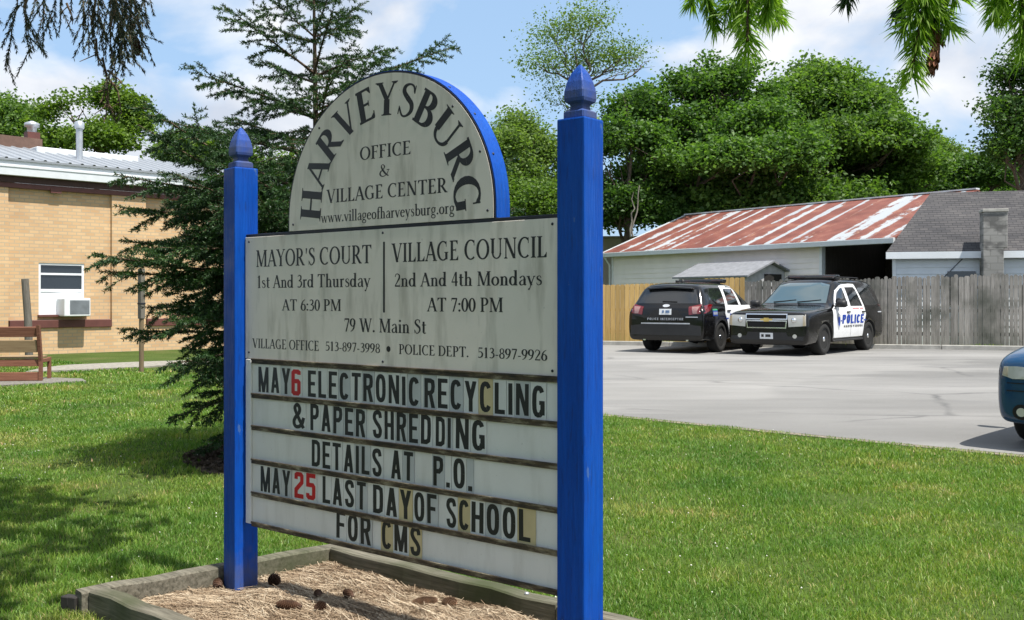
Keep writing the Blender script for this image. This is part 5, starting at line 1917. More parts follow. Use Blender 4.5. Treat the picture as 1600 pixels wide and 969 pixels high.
bars(T, 'chrome_surround', band([(-.50, .865), (-.50, 1.0), (.50, 1.0), (.50, .865)], .022), 'x', 1, M_CHROME, G)
bars(T, 'chrome_surround', band([(-.47, .655), (-.49, .845), (.49, .845), (.47, .655)], .024), 'x', 1, M_CHROME, G)
bars(T, 'mesh_bars', [[(-.45, z), (.45, z), (.45, z + .008), (-.45, z + .008)] for z in (.75,)], 'x', 1, M_PLASTG, G, .009, .004)
T.panel('emblem', [(-.15, .838), (-.135, .884), (-.06, .884), (-.06, .905), (.06, .905), (.06, .884), (.15, .884), (.135, .838), (.06, .838), (.06, .815), (-.06, .815), (-.06, .838)], 'x', 1, M_GOLD, .034, G, .2, .02)
T.panel('lower_bumper', [(-.86, .375), (-.86, .47), (-.50, .47), (-.46, .56), (.46, .56), (.50, .47), (.86, .47), (.86, .375)], 'x', 1, M_PLASTG, .005)
pl = T.panel('licence_plate', [(-.155, .40), (-.155, .545), (.155, .545), (.155, .40)], 'x', 1, M_PLATE, .03)
for a, c in ((-.12, -.06), (-.02, .10)):
    T.polys('plate_marks', [[(a, .445), (c, .445), (c, .51), (a, .51)]], 'x', 1, M_INK, .032, pl)


def lightbar(car, x, z, w):
    b = MB()
    b.box((x, 0, z + .055), (.26, w, .09)); lb = b.build('light_bar', M_AUTO, car.root, bevel=.03, seg=3)
    b = MB(); b.box((x, 0, z + .008), (.24, w - .04, .03))
    for s in (-1, 1): b.box((x, s * w * .36, z - .01), (.12, .05, .05))
    b.build('mount', M_PLAST, lb)
    b = MB()
    for s in (-1, 1): b.box((x, s * w * .34, z + .052), (.264, w * .24, .055))
    b.build('lens', glass('smoked_red_lens', (.10, .035, .03), .1), lb, bevel=.02)


lightbar(T, -.30, 1.885, 1.25)
b = MB()
c = Vector((.62, 1.00, 1.30))
b.lathe([(.03, -.09), (.075, -.05), (.085, .04), (.08, .05), (.001, .05)], 14, Matrix.Translation(c) @ Matrix.Rotation(R(90), 4, 'Y'))
b.tube([c + Vector((0, 0, -.07)), c + Vector((-.02, -.08, -.14))], .02, 6)
b.build('spotlight', M_PLAST, T.root)
fl = gp(1287, 555.5)
hd = R(180 + 52)
ax = Vector((math.cos(hd), math.sin(hd), 0)); ay = Vector((-ax.y, ax.x, 0))
TS = (1.06, 1.06, 1.0)
pos = fl - ax * 1.48 * TS[0] - ay * .95 * TS[1]
T.place((pos.x, pos.y, LOTZ(pos.x, pos.y)), hd, TS)

# ---- the black and white vehicle that faces away
st = [(2.36, .44, .86, .90, .72, .78, .76, .66), (2.30, .32, .95, 1.0, .84, .90, .88, .76), (2.20, .30, .98, 1.04, .87, .93, .90, .78), (1.43, .30, 1.05, 1.12, .93, .99, .96, .82), (1.08, .30, 1.07, 1.16, .94, .99, .97, .80),
      (.98, .30, 1.08, 1.18, .94, .99, .97, .79), (.15, .30, 1.12, 1.62, .94, .99, .97, .72), (-.10, .30, 1.13, 1.70, .94, .99, .97, .72), (-.40, .30, 1.13, 1.725, .94, .99, .97, .73), (-1.2, .30, 1.14, 1.73, .94, .99, .97, .74),
      (-1.9, .26, 1.14, 1.70, .94, .99, .96, .74), (-2.08, .28, 1.14, 1.66, .93, .98, .95, .75), (-2.18, .29, 1.13, 1.60, .92, .98, .95, .77), (-2.43, .30, 1.10, 1.16, .92, .98, .95, .84), (-2.51, .30, 1.03, 1.09, .91, .97, .95, .83), (-2.535, .34, .96, 1.02, .88, .94, .92, .79)]
E = Car('police_suv', 'black police SUV parked facing away, its red tail lights and white rear plate showing', 'police car', st, P_BLACK, (1.43, -1.43), .44)
for s in (-1, 1):
    fd = E.panel('door', [(1.0, .44), (1.04, .80), (1.0, 1.08), (.72, 1.14), (.18, 1.54), (-.06, 1.635), (-.095, 1.64), (-.095, .44)], 'y', s, P_WHITE, label='white front door')
    rd = E.panel('door', [(-.11, .44), (-.11, 1.64), (-.55, 1.655), (-.98, 1.645), (-1.08, 1.30), (-1.20, .95), (-1.03, .70), (-.95, .44)], 'y', s, P_WHITE, label='white rear door')
    E.panel('window', [(.70, 1.165), (.20, 1.49), (-.02, 1.565), (-.02, 1.16)], 'y', s, M_AUTO, .008, fd)
    E.panel('window', [(-.19, 1.16), (-.19, 1.575), (-.80, 1.575), (-.86, 1.53), (-.96, 1.17)], 'y', s, M_AUTO, .008, rd)
    q = E.panel('window', [(-1.14, 1.19), (-1.06, 1.585), (-1.72, 1.575), (-1.95, 1.40), (-2.02, 1.20)], 'y', s, M_AUTO, .005, label='rear quarter window')
    for d, x in ((fd, .05), (rd, -.98)):
        b = MB(); p = E.hit('y', s, x, 1.02, .02); b.box(p, (.20, .03, .035)); b.build('handle', M_PLAST, d, bevel=.008)
    if s < 0:
        E.text('lettering', 'POLICE', 'y', s, -.95, .50, .72, .23, M_PBLUE, W=.21, slant=.10, parent=E.body, gap=.09)
        E.panel('small_sticker', [(-1.98, .90), (-1.98, 1.03), (-1.70, 1.03), (-1.70, .90)], 'y', s, M_PBLUE, .006, None, .1, .004)
        E.polys('small_marks', [[(-1.96 + .06 * k, .93), (-1.92 + .06 * k, .93), (-1.92 + .06 * k, 1.0), (-1.96 + .06 * k, 1.0)] for k in range(4)], 'y', s, M_SILV, .012, E.body)
        E.panel('small_sticker', [(-1.98, 1.034), (-1.98, 1.07), (-1.70, 1.07), (-1.70, 1.034)], 'y', s, M_GREENV, .006, None, .1, .004)
    else:
        E.text('lettering', 'POLICE', 'y', s, .50, -.95, .72, .23, M_PBLUE, W=.21, slant=.10, parent=E.body, gap=.09)
    E.panel('door_stripe', [(-1.0, .815), (-1.0, .845), (-1.17, .845), (-1.17, .815)], 'y', s, M_PBLUE, .0085, rd, .1, .004)
    tl = E.panel('tail_light', [(s * .60, .93), (s * .58, 1.12), (s * .93, 1.20), (s * .955, 1.16), (s * .955, .97)], 'x', -1, M_TAIL, .012)
    E.panel('tail_light', [(-2.46, .96), (-2.46, 1.13), (-2.05, 1.19), (-1.92, 1.17), (-2.18, 1.02)], 'y', s, M_TAIL, .010)
    E.panel('reversing_lens', [(s * .70, .96), (s * .66, 1.12), (s * .84, 1.13), (s * .80, 1.02), (s * .80, .96)], 'x', -1, M_TAILW, .015, tl, .05)
    h = E.panel('headlight', [(s * .50, .80), (s * .50, .93), (s * .86, .95), (s * .88, .84)], 'x', 1, M_LAMP, .008)
    E.mirror(.72, s, .97, 1.17, M_PLAST)
    E.panel('wheel_arch_trim', [(-1.43 + .50 * math.cos(t), .352 + .50 * math.sin(t)) for t in [PI * k / 12 for k in range(13)]] + [(-1.43 + .445 * math.cos(t), .352 + .445 * math.sin(t)) for t in [PI * (12 - k) / 12 for k in range(13)]], 'y', s, M_PLASTG, .008)
    b = MB(); b.lathe([(.035, 0), (.045, .12), (.03, .12)], 12, Matrix.Translation((-2.52, s * .55, .33)) @ Matrix.Rotation(R(90), 4, 'Y')); b.build('exhaust_tip', M_CHROME, E.root)
    for x in (1.43, -1.43):
        E.wheel(x, s, .375, .25, .84, 8)
E.panel('windshield', [(-.74, 1.20), (-.58, 1.56), (.58, 1.56), (.74, 1.20)], 'x', 1, M_SHIELD, .005)
E.panel('rear_window', [(-.78, 1.20), (-.64, 1.54), (.64, 1.54), (.78, 1.20)], 'x', -1, M_AUTO, .006)
E.panel('rear_bumper', [(-.90, .44), (-.90, .66), (-.60, .70), (.60, .70), (.90, .66), (.90, .44)], 'x', -1, M_PLASTG, .012)
E.panel('bumper_step', [(-.62, .705), (-.62, .735), (.62, .735), (.62, .705)], 'x', -1, M_SILV, .02)
E.panel('plate_recess', [(-.46, .86), (-.30, 1.05), (.30, 1.05), (.46, .86)], 'x', -1, M_PLAST, .004)
pl = E.panel('licence_plate', [(-.155, .93), (-.155, 1.07), (.155, 1.07), (.155, .93)], 'x', -1, M_PLATE, .012)
for a, c in ((.08, .03), (-.01, -.11)):
    E.polys('plate_marks', [[(a, .975), (c, .975), (c, 1.035), (a, 1.035)]], 'x', -1, plain('plate_blue_ink', (.12, .2, .35), .5), .016, pl)
E.text('lettering', 'POLICE INTERCEPTOR', 'x', -1, .52, -.52, .84, .05, M_SILV, W=.15, parent=E.body, gap=.2) if False else E.text('lettering', 'POLICE INTERCEPTOR', 'x', -1, .46, -.46, .80, .055, M_SILV, .008, E.body, .15, 0, .2)
E.panel('emblem', [(.09 * math.cos(t), 1.145 + .035 * math.sin(t)) for t in [2 * PI * k / 16 for k in range(16)]], 'x', -1, M_SILV, .012, None, .1, .01)
E.panel('badge', [(-.82, .865), (-.82, .89), (-.52, .89), (-.52, .865)], 'x', -1, M_SILV, .008, None, .1, .004)
b = MB()
b.prism([(-1.98, -.66, 1.665), (-2.28, -.60, 1.61), (-2.30, -.60, 1.585), (-2.10, -.66, 1.60)], (0, .001, 0)) if False else b.rings([[Vector((x, y, z)) for x, z in ((-1.90, 1.672 - abs(y) * .06), (-2.27, 1.615 - abs(y) * .06), (-2.28, 1.585 - abs(y) * .06), (-2.0, 1.56))] for y in (-.58, -.5, -.3, 0, .3, .5, .58)])
b.build('spoiler', P_BLACK, E.root, fix=True)
b = MB(); b.tube([E.hit('x', -1, -.25, 1.24, .02), E.hit('x', -1, .12, 1.25, .02)], .014, 6); b.build('wiper', M_PLAST, E.root)
lightbar(E, -.25, 1.73, 1.2)
b = MB(); b.lathe([(.05, 0), (.045, .05), (.01, .065), (.008, .10)], 12, Matrix.Translation((-1.5, .0, 1.74))); b.box((-1.25, .25, 1.76), (.12, .05, .05)); b.build('antenna', M_PLAST, E.root)
rr = gp(1124, 551)
hd = R(90 - 33)
ax = Vector((math.cos(hd), math.sin(hd), 0)); ay = Vector((-ax.y, ax.x, 0))
ES = (1.05, 1.06, 1.035)
pos = rr + ax * 1.43 * ES[0] + ay * .92 * ES[1]
E.place((pos.x, pos.y, LOTZ(pos.x, pos.y)), hd, ES)

# ---- the blue-green car cut by the frame
st = [(2.22, .28, .68, .71, .60, .66, .64, .54), (2.17, .22, .735, .775, .74, .80, .78, .66), (2.02, .20, .79, .84, .80, .85, .82, .66), (1.40, .20, .84, .92, .83, .87, .85, .70), (.95, .20, .88, .98, .84, .87, .85, .70), (.82, .20, .89, 1.0, .84, .87, .85, .69),
      (.0, .20, .92, 1.38, .84, .87, .85, .58), (-.25, .20, .92, 1.44, .84, .87, .85, .57), (-.9, .20, .93, 1.44, .84, .87, .85, .56), (-1.2, .20, .94, 1.38, .84, .87, .84, .56), (-1.75, .22, .95, 1.04, .83, .86, .84, .66), (-2.2, .24, .93, .99, .80, .84, .82, .66), (-2.36, .30, .84, .88, .74, .80, .78, .6)]
N = Car('parked_car', 'blue-green sedan at the frame edge, only its headlight, fog light and front tyre showing', 'car', st, P_TEAL, (1.36, -1.32), .36, .87)
for s in (1, -1):
    h = N.panel('headlight', [(s * .34, .60), (s * .36, .685), (s * .62, .70), (s * .73, .695), (s * .745, .62), (s * .64, .595)], 'x', 1, M_LAMP, .008)
    N.panel('indicator', [(s * .69, .615), (s * .69, .69), (s * .728, .685), (s * .738, .63)], 'x', 1, M_AMBER, .011, h, .05)
    f = N.panel('fog_light', [(s * (.56 + .085 * math.cos(t)), .32 + .065 * math.sin(t)) for t in [2 * PI * k / 16 for k in range(16)]], 'x', 1, M_DARK, .004, None, .05, .02)
    N.panel('lens', [(s * (.56 + .045 * math.cos(t)), .32 + .036 * math.sin(t)) for t in [2 * PI * k / 14 for k in range(14)]], 'x', 1, M_LAMP, .009, f, .05, .02)
    N.panel('window', [(.55, .98), (.05, 1.27), (-.25, 1.32), (-.25, .98)], 'y', s, M_AUTO, .005)
    N.panel('window', [(-.32, .98), (-.32, 1.32), (-.85, 1.31), (-1.15, 1.02)], 'y', s, M_AUTO, .005)
    N.panel('tail_light', [(s * .50, .72), (s * .50, .86), (s * .78, .86), (s * .78, .72)], 'x', -1, M_TAIL, .006)
    N.mirror(.5, s, .85, 1.0, P_TEAL)
    for x in (1.36, -1.32):
        N.wheel(x, s, .31, .21, .74, 6)
N.panel('windshield', [(-.62, 1.02), (-.50, 1.30), (.50, 1.30), (.62, 1.02)], 'x', 1, M_SHIELD, .005)
N.panel('rear_window', [(-.60, 1.06), (-.48, 1.32), (.48, 1.32), (.60, 1.06)], 'x', -1, M_AUTO, .005)
N.panel('bumper_seam', [(-.7, .555), (-.7, .563), (.7, .563), (.7, .555)], 'x', 1, M_DARK, .003, None, .1, .004)
N.panel('rub_strip', [(-.7, .49), (-.7, .50), (.7, .50), (.7, .49)], 'x', 1, M_DARK, .004, None, .1, .004)
N.panel('grille', [(-.30, .61), (-.30, .68), (.30, .68), (.30, .61)], 'x', 1, M_DARK, .006)
hd = R(180 + 44)
ax = Vector((math.cos(hd), math.sin(hd), 0)); ay = Vector((-ax.y, ax.x, 0))
tg = gp(1567, 700)
NS_ = 1.0
pos = Vector((tg.x, tg.y, 0)) - ax * 2.02 * NS_ + ay * .80 * NS_
N.place((pos.x, pos.y, LOTZ(pos.x, pos.y)), hd, (NS_, NS_, 1.155))


# ------------------------------------------------------------------ trees
L_OAK = make_leaf('oak_leaves', (.048, .110, .022), (.085, .175, .036), (.14, .245, .056), .48)
L_MAPLE = make_leaf('maple_leaves', (.058, .120, .024), (.105, .195, .040), (.165, .265, .062), .48)
L_LIGHT = make_leaf('light_spring_leaves', (.080, .145, .032), (.14, .225, .055), (.20, .29, .085), .45)
L_DARK = make_leaf('deep_green_leaves', (.032, .080, .017), (.060, .13, .027), (.095, .175, .038), .42)
L_YEL = make_leaf('yellow_green_leaves', (.065, .125, .018), (.115, .20, .030), (.17, .26, .045), .42)


def leaf_cloud(pos, size, rng, up=.35):
    """a folded leaf-shaped pair of faces at each position"""
    n = len(pos)
    d = rng.normal(size=(n, 3)); d[:, 2] *= .6; d /= np.linalg.norm(d, axis=1)[:, None]
    nr = rng.normal(size=(n, 3)); nr[:, 2] += up * 3; nr /= np.linalg.norm(nr, axis=1)[:, None]
    sd = np.cross(d, nr); sd /= np.linalg.norm(sd, axis=1)[:, None] + 1e-9
    nr = np.cross(sd, d)
    s = (size * rng.uniform(.6, 1.35, n))[:, None]
    V = np.zeros((n, 4, 3))
    V[:, 0] = pos - d * s * .5
    V[:, 1] = pos + sd * s * .34 + nr * s * .10
    V[:, 2] = pos + d * s * .5 - nr * s * .08
    V[:, 3] = pos - sd * s * .34 + nr * s * .10
    i = np.arange(n)[:, None] * 4
    F = np.concatenate([np.concatenate([i, i + 1, i + 2], 1), np.concatenate([i, i + 2, i + 3], 1)])
    return V.reshape(-1, 3), F


def limb(mb, p, q, r0, r1, rng, n=5, wob=.06, mi=0):
    p, q = Vector(p), Vector(q)
    L = (q - p).length
    pts = [p.lerp(q, k / n) + (Vector(rng.normal(size=3)) * L * wob if 0 < k < n else Vector()) for k in range(n + 1)]
    mb.tube(pts, [r0 + (r1 - r0) * k / n for k in range(n + 1)], 7, mi)
    return pts


def tree(name, label, base, lobes, leaf_mat, n_leaf, size, seed, trunk_r=.25, group=None, clump=.26, per=14, gap=.0, cat='tree', fill=.42, bark=None, limbs=True, billow=True):
    """lobes: (x, y, z, rx, ry, rz) in metres from the base"""
    rng = np.random.default_rng(seed)
    root = thing(name, label, cat, base, 0, group)
    mb = MB()
    top = max(l[2] for l in lobes)
    lean = rng.normal(size=2) * .15
    tp = limb(mb, (0, 0, -.3), (lean[0], lean[1], top * .92), trunk_r, trunk_r * .25, rng, 7, .012)
    if limbs:
        for l in lobes:
            st_ = tp[min(len(tp) - 2, max(1, int(len(tp) * min(.8, max(.15, (l[2] - l[5]) / top)))))]
            pts = limb(mb, st_, (l[0], l[1], l[2]), trunk_r * .42, trunk_r * .12, rng, 5, .05)
            for k in range(6):
                dv = rng.normal(size=3); dv /= np.linalg.norm(dv)
                e = Vector((l[0] + dv[0] * l[3] * .85, l[1] + dv[1] * l[4] * .85, l[2] + abs(dv[2]) * l[5] * .8))
                limb(mb, pts[2 + k % 4], e, trunk_r * .16, trunk_r * .03, rng, 4, .07)
    mb.build('trunk', bark or M_BARK, root)
    # cauliflower crown: every lobe carries smaller billows, leaves sit on the billows
    sub_, K = [], (24 if billow else 1)
    for l in lobes:
        if not billow:
            sub_.append(l); continue
        for k in range(K):
            d = rng.normal(size=3); d /= np.linalg.norm(d)
            if d[2] < -.3: d[2] *= -.6
            f = rng.uniform(.45, .92); q = rng.uniform(.30, .50)
            sub_.append((l[0] + d[0] * l[3] * f, l[1] + d[1] * l[4] * f, l[2] + d[2] * l[5] * f, l[3] * q, l[4] * q, l[5] * q * .85))
    sub_ = np.array(sub_)
    vol = (sub_[:, 3] * sub_[:, 4] + sub_[:, 3] * sub_[:, 5] + sub_[:, 4] * sub_[:, 5]); vol = vol / vol.sum()
    nc = max(8, n_leaf // per)
    Lb = sub_[rng.choice(len(sub_), nc, p=vol)]
    d = rng.normal(size=(nc, 3)); d /= np.linalg.norm(d, axis=1)[:, None]
    low = d[:, 2] < -.35
    d[low, 2] *= -.5
    d /= np.linalg.norm(d, axis=1)[:, None]
    rad = np.where(rng.random(nc) < fill, rng.uniform(.3, .8, nc), rng.normal(.95, .10, nc))
    c = Lb[:, :3] + d * Lb[:, 3:] * rad[:, None]
    if gap:
        k = vnoise(c[:, 0] + 50, c[:, 2] + 50, 1.1, seed) > gap
        c = c[k]
    pos = np.repeat(c, per, 0) + rng.normal(size=(len(c) * per, 3)) * clump * np.array([1, 1, .62])
    V, F = leaf_cloud(pos, size, rng)
    fast_mesh('crown', V, F, leaf_mat, root)
    return root


def lobes_px(Y, base, specs, depth=.8):
    """crown lobes given as photo pixels (x, y, rx, ry) at distance Y"""
    out = []
    for k, s in enumerate(specs):
        px, py, rx, ry = s[:4]
        p = at(px, py, Y)
        dy = (s[4] if len(s) > 4 else ((-1) ** k) * .6)
        out.append((p.x - base.x, p.y - base.y + dy, p.z - base.z, rx / FPX * Y, rx / FPX * Y * depth, ry / FPX * Y))
    return out


def tpx(name, label, px, Y, specs, mat, n, size, seed, **kw):
    b = Vector(((px - 800) / FPX * Y, Y, gz(0, Y)))
    return tree(name, label, b, lobes_px(Y, b, specs), mat, n, size, seed, **kw)


GR = 'trees behind the barn'
tpx('maple_tree', 'largest round-crowned maple behind the right half of the rusty barn roof', 1300, 52,
    [(1300, 150, 75, 65), (1245, 190, 70, 75), (1360, 190, 58, 78), (1300, 215, 90, 85, -1.5), (1240, 270, 75, 60), (1370, 265, 70, 55, -1), (1310, 300, 80, 50), (1210, 240, 50, 60), (1250, 320, 80, 40, -2), (1340, 320, 80, 40, -2), (1410, 235, 30, 45), (1260, 262, 75, 55, -4), (1340, 260, 70, 55, -4), (1395, 290, 50, 45, -3)], L_MAPLE, 90000, .21, 1, trunk_r=.4, group=GR)
tpx('maple_tree', 'dark dense maple behind the left end of the rusty barn roof', 1090, 49,
    [(1100, 150, 75, 60), (1160, 150, 60, 55), (1040, 180, 65, 60), (1130, 220, 90, 80, -1.5), (1040, 260, 75, 60), (1180, 240, 60, 80), (1080, 300, 80, 50), (1180, 310, 60, 40), (985, 190, 40, 60), (1000, 300, 60, 45, -2), (1140, 330, 80, 40, -2), (1200, 200, 45, 70), (1080, 220, 70, 80), (1150, 280, 75, 55, -4), (1070, 285, 65, 50, -4), (1200, 275, 55, 55, -4), (985, 250, 45, 60, -3)], L_OAK, 87210, .20, 2, trunk_r=.4, group=GR, gap=.2)
tpx('maple_tree', 'dark leafy tree with a pale bare limb rising right behind the right blue post', 975, 46,
    [(975, 200, 40, 70), (950, 270, 45, 70), (1010, 260, 40, 60), (960, 330, 50, 45), (900, 300, 40, 50)], L_DARK, 30780, .17, 3, trunk_r=.22, group=GR, gap=.3)
tpx('maple_tree', 'low rounded tree over the shingled house ridge, left of the far right tree', 1440, 56,
    [(1430, 270, 60, 50), (1390, 290, 50, 40), (1480, 285, 45, 40)], L_OAK, 25650, .20, 4, trunk_r=.25, group=GR)
tpx('bushy_tree', 'small pale bushy tree poking up between the low rounded trees', 1470, 66, [(1462, 232, 30, 28), (1480, 255, 26, 26), (1440, 245, 24, 24)], L_LIGHT, 6669, .18, 5, trunk_r=.15, group=GR, gap=.35)
tpx('maple_tree', 'low dark round tree between the small pale tree and the right frame edge', 1520, 54, [(1520, 272, 42, 40), (1555, 285, 40, 36), (1490, 300, 40, 30)], L_DARK, 17955, .18, 6, trunk_r=.25, group=GR)
tpx('tall_tree', 'tall dark tree cut by the right frame edge with sky showing through its leaves', 1600, 40,
    [(1592, 130, 38, 45), (1570, 190, 42, 45), (1610, 180, 55, 60), (1560, 240, 38, 36), (1610, 250, 60, 50), (1640, 110, 60, 60), (1650, 220, 70, 80)], L_DARK, 28215, .15, 7, trunk_r=.25, gap=.16, clump=.30)
tpx('sparse_tree', 'tall thin airy tree with open twigs and few leaves above the right blue post', 905, 60,
    [(870, 60, 45, 45), (920, 45, 50, 38), (970, 90, 45, 35), (850, 110, 40, 30), (930, 100, 50, 40), (1000, 110, 25, 25), (900, 150, 55, 40)], L_LIGHT, 11799, .15, 8, trunk_r=.22, clump=.55, per=12, gap=.42, fill=.6, billow=False)
tpx('bushy_tree', 'pale yellow-green bushy tree seen between the sign arch and the right post', 825, 44,
    [(820, 215, 45, 45), (790, 250, 40, 45), (855, 250, 40, 45), (800, 300, 60, 45), (860, 310, 50, 45), (740, 280, 50, 50)], L_LIGHT, 28215, .15, 9, trunk_r=.2, gap=.25, clump=.34)
tpx('bushy_tree', 'bright yellow-green bush below the pale tree behind the sign', 815, 40, [(800, 320, 55, 35), (850, 330, 45, 35), (760, 340, 50, 40)], L_YEL, 17955, .14, 10, trunk_r=.15, clump=.3)
GL = 'trees behind the brick building'
tpx('leafy_tree', 'round green tree at the left frame edge above the brown rear roof', 15, 50, [(10, 185, 50, 38), (40, 200, 35, 32), (-40, 190, 60, 50), (20, 230, 60, 35)], L_MAPLE, 23085, .18, 11, trunk_r=.3, group=GL, gap=.15)
tpx('leafy_tree', 'light green loose tree behind the silver vent pipe', 150, 46, [(170, 165, 40, 38), (120, 190, 45, 35), (195, 200, 35, 40), (150, 225, 65, 35), (90, 225, 40, 30)], L_YEL, 24367, .17, 12, trunk_r=.25, group=GL, gap=.28)
tpx('leafy_tree', 'low yellow-green tree beyond the end of the metal roof, showing through the spruce', 290, 44, [(260, 255, 45, 35), (310, 245, 50, 40), (370, 270, 60, 50), (430, 300, 60, 60)], L_YEL, 23085, .17, 13, trunk_r=.2, group=GL, gap=.2)
tpx('leafy_tree', 'deep green tree hidden behind the middle of the sign', 600, 50, [(560, 290, 70, 60), (640, 290, 70, 60), (480, 320, 60, 60)], L_OAK, 17955, .21, 14, trunk_r=.3, group=GL)
# undergrowth closing the gaps below the crowns
for k, (px, Y, w) in enumerate(((900, 50, 60), (985, 47, 55), (1060, 46.5, 60), (1140, 46, 70), (1230, 46, 70), (1320, 46, 80), (1420, 60, 80), (1520, 58, 80), (1620, 56, 80))):
    tpx('shrub', ['dark shrub filling the gap under the trees behind the barn'][0], px, Y, [(px, 325, w, 55), (px - w * .5, 345, w * .7, 45), (px + w * .5, 340, w * .7, 50)], (L_OAK, L_MAPLE)[k % 2], 9000, .21, 40 + k, trunk_r=.1, group='shrubs behind the barn', cat='shrub', limbs=False)
b = MB()
rr_ = np.random.default_rng(5)
for k in range(2):
    limb(b, at(985 + k * 4, 370, 44), at(990 + k * 9, 300 - k * 10, 44), .045, .02, rr_, 6, .03)
tag(b.build('bare_sapling', plain('pale_sapling_bark', (.20, .18, .15), .9)), 'pale bare forked sapling in front of the dark tree beyond the fence', 'tree')

# ------------------------------------------------------------------ spruces
N_GREEN = make_leaf('spruce_needles', (.018, .050, .018), (.034, .085, .027), (.065, .13, .038), .18, 1.5)
N_NEW = make_leaf('new_spruce_needles', (.15, .28, .03), (.23, .39, .045), (.31, .47, .075), .58, 1.5)
N_OLD = make_leaf('grey_green_spruce_needles', (.025, .040, .024), (.045, .062, .034), (.075, .09, .05), .2, 1.5)
M_TWIG = plain('brown_spruce_twig', (.10, .065, .04), .9, var=.3)


def needles(P, Q, per_m, length, width, rng, tilt=.85, droop=0.0):
    """needles along straight twig pieces P->Q, arrays Nx3"""
    d = Q - P
    L = np.linalg.norm(d, axis=1)
    cnt = np.maximum(1, np.round(L * per_m).astype(int))
    i = np.repeat(np.arange(len(P)), cnt)
    t = rng.random(len(i))
    p = P[i] + d[i] * t[:, None]
    ax_ = d[i] / (L[i][:, None] + 1e-9)
    r = rng.normal(size=(len(i), 3))
    r -= (r * ax_).sum(1)[:, None] * ax_
    r /= np.linalg.norm(r, axis=1)[:, None] + 1e-9
    a = tilt + rng.normal(size=len(i)) * .18
    n = ax_ * np.cos(a)[:, None] + r * np.sin(a)[:, None]
    ln = (length * rng.uniform(.7, 1.2, len(i)))[:, None]
    s = np.cross(n, rng.normal(size=(len(i), 3)))
    s /= np.linalg.norm(s, axis=1)[:, None] + 1e-9
    w = width / 2
    V = np.stack([p - s * w * .7, p + s * w * .7, p + n * ln * .6 + s * w, p + n * ln, p + n * ln * .6 - s * w], 1)
    V[:, 3, 2] -= droop * ln[:, 0]
    k = np.arange(len(i))[:, None] * 5
    F = np.concatenate([np.concatenate([k, k + 1, k + 2], 1), np.concatenate([k, k + 2, k + 4], 1), np.concatenate([k + 4, k + 2, k + 3], 1)])
    return V.reshape(-1, 3), F


def shoot_pts(p, d, L, rng, sag=0.0, n=4):
    pts = [np.array(p)]
    d = np.array(d) / np.linalg.norm(d)
    for k in range(n):
        d = d + np.array([0, 0, -sag]) / n + rng.normal(size=3) * .05
        d /= np.linalg.norm(d)
        pts.append(pts[-1] + d * L / n)
    return pts


def spruce_branch(rng, p, az, L, elev, sag, segs, wood_):
    """a flat fan: main stem with side shoots, those with shorter ones"""
    d = np.array([math.cos(az) * math.cos(elev), math.sin(az) * math.cos(elev), math.sin(elev)])
    main = [np.array(p)]
    n = max(5, int(L / .10))
    for k in range(n):
        d = d + np.array([0, 0, (-sag if k < n * .55 else sag * 1.1)]) / n + rng.normal(size=3) * .025
        d /= np.linalg.norm(d)
        main.append(main[-1] + d * L / n)
    wood_.append((main, .004 + .010 * L))
    for k in range(n):
        if k > n * .12: segs.append((main[k], main[k + 1]))
    side0 = np.array([-math.sin(az), math.cos(az), 0])
    for k in range(1, n):
        t = k / n
        if t < .15: continue
        for s in (-1, 1):
            if rng.random() < .24: continue
            l2 = (.10 + .50 * L * (1 - t) ** .8) * rng.uniform(.45, 1.25)
            l2 = min(l2, .75)
            f = main[min(k + 1, n)] - main[k]; f /= np.linalg.norm(f)
            dd = f * .72 + side0 * s * .78 + np.array([0, 0, rng.normal() * .25 - .08])
            sp = shoot_pts(main[k], dd, l2, rng, .22, max(2, int(l2 / .08)))
            wood_.append((sp, .004))
            for a, b_ in zip(sp[:-1], sp[1:]): segs.append((a, b_))
            m = len(sp)
            for j in range(1, m - 1):
                for s2 in (-1, 1):
                    if rng.random() < .3: continue
                    l3 = (.05 + .40 * l2 * (1 - j / m)) * rng.uniform(.6, 1.1)
                    g = sp[j + 1] - sp[j]; g /= np.linalg.norm(g)
                    pr = np.cross(g, [0, 0, 1]); pr /= np.linalg.norm(pr) + 1e-9
                    q = shoot_pts(sp[j], g * .75 + pr * s2 * .7 + np.array([0, 0, -.10]), l3, rng, .2, 2)
                    for a, b_ in zip(q[:-1], q[1:]): segs.append((a, b_))


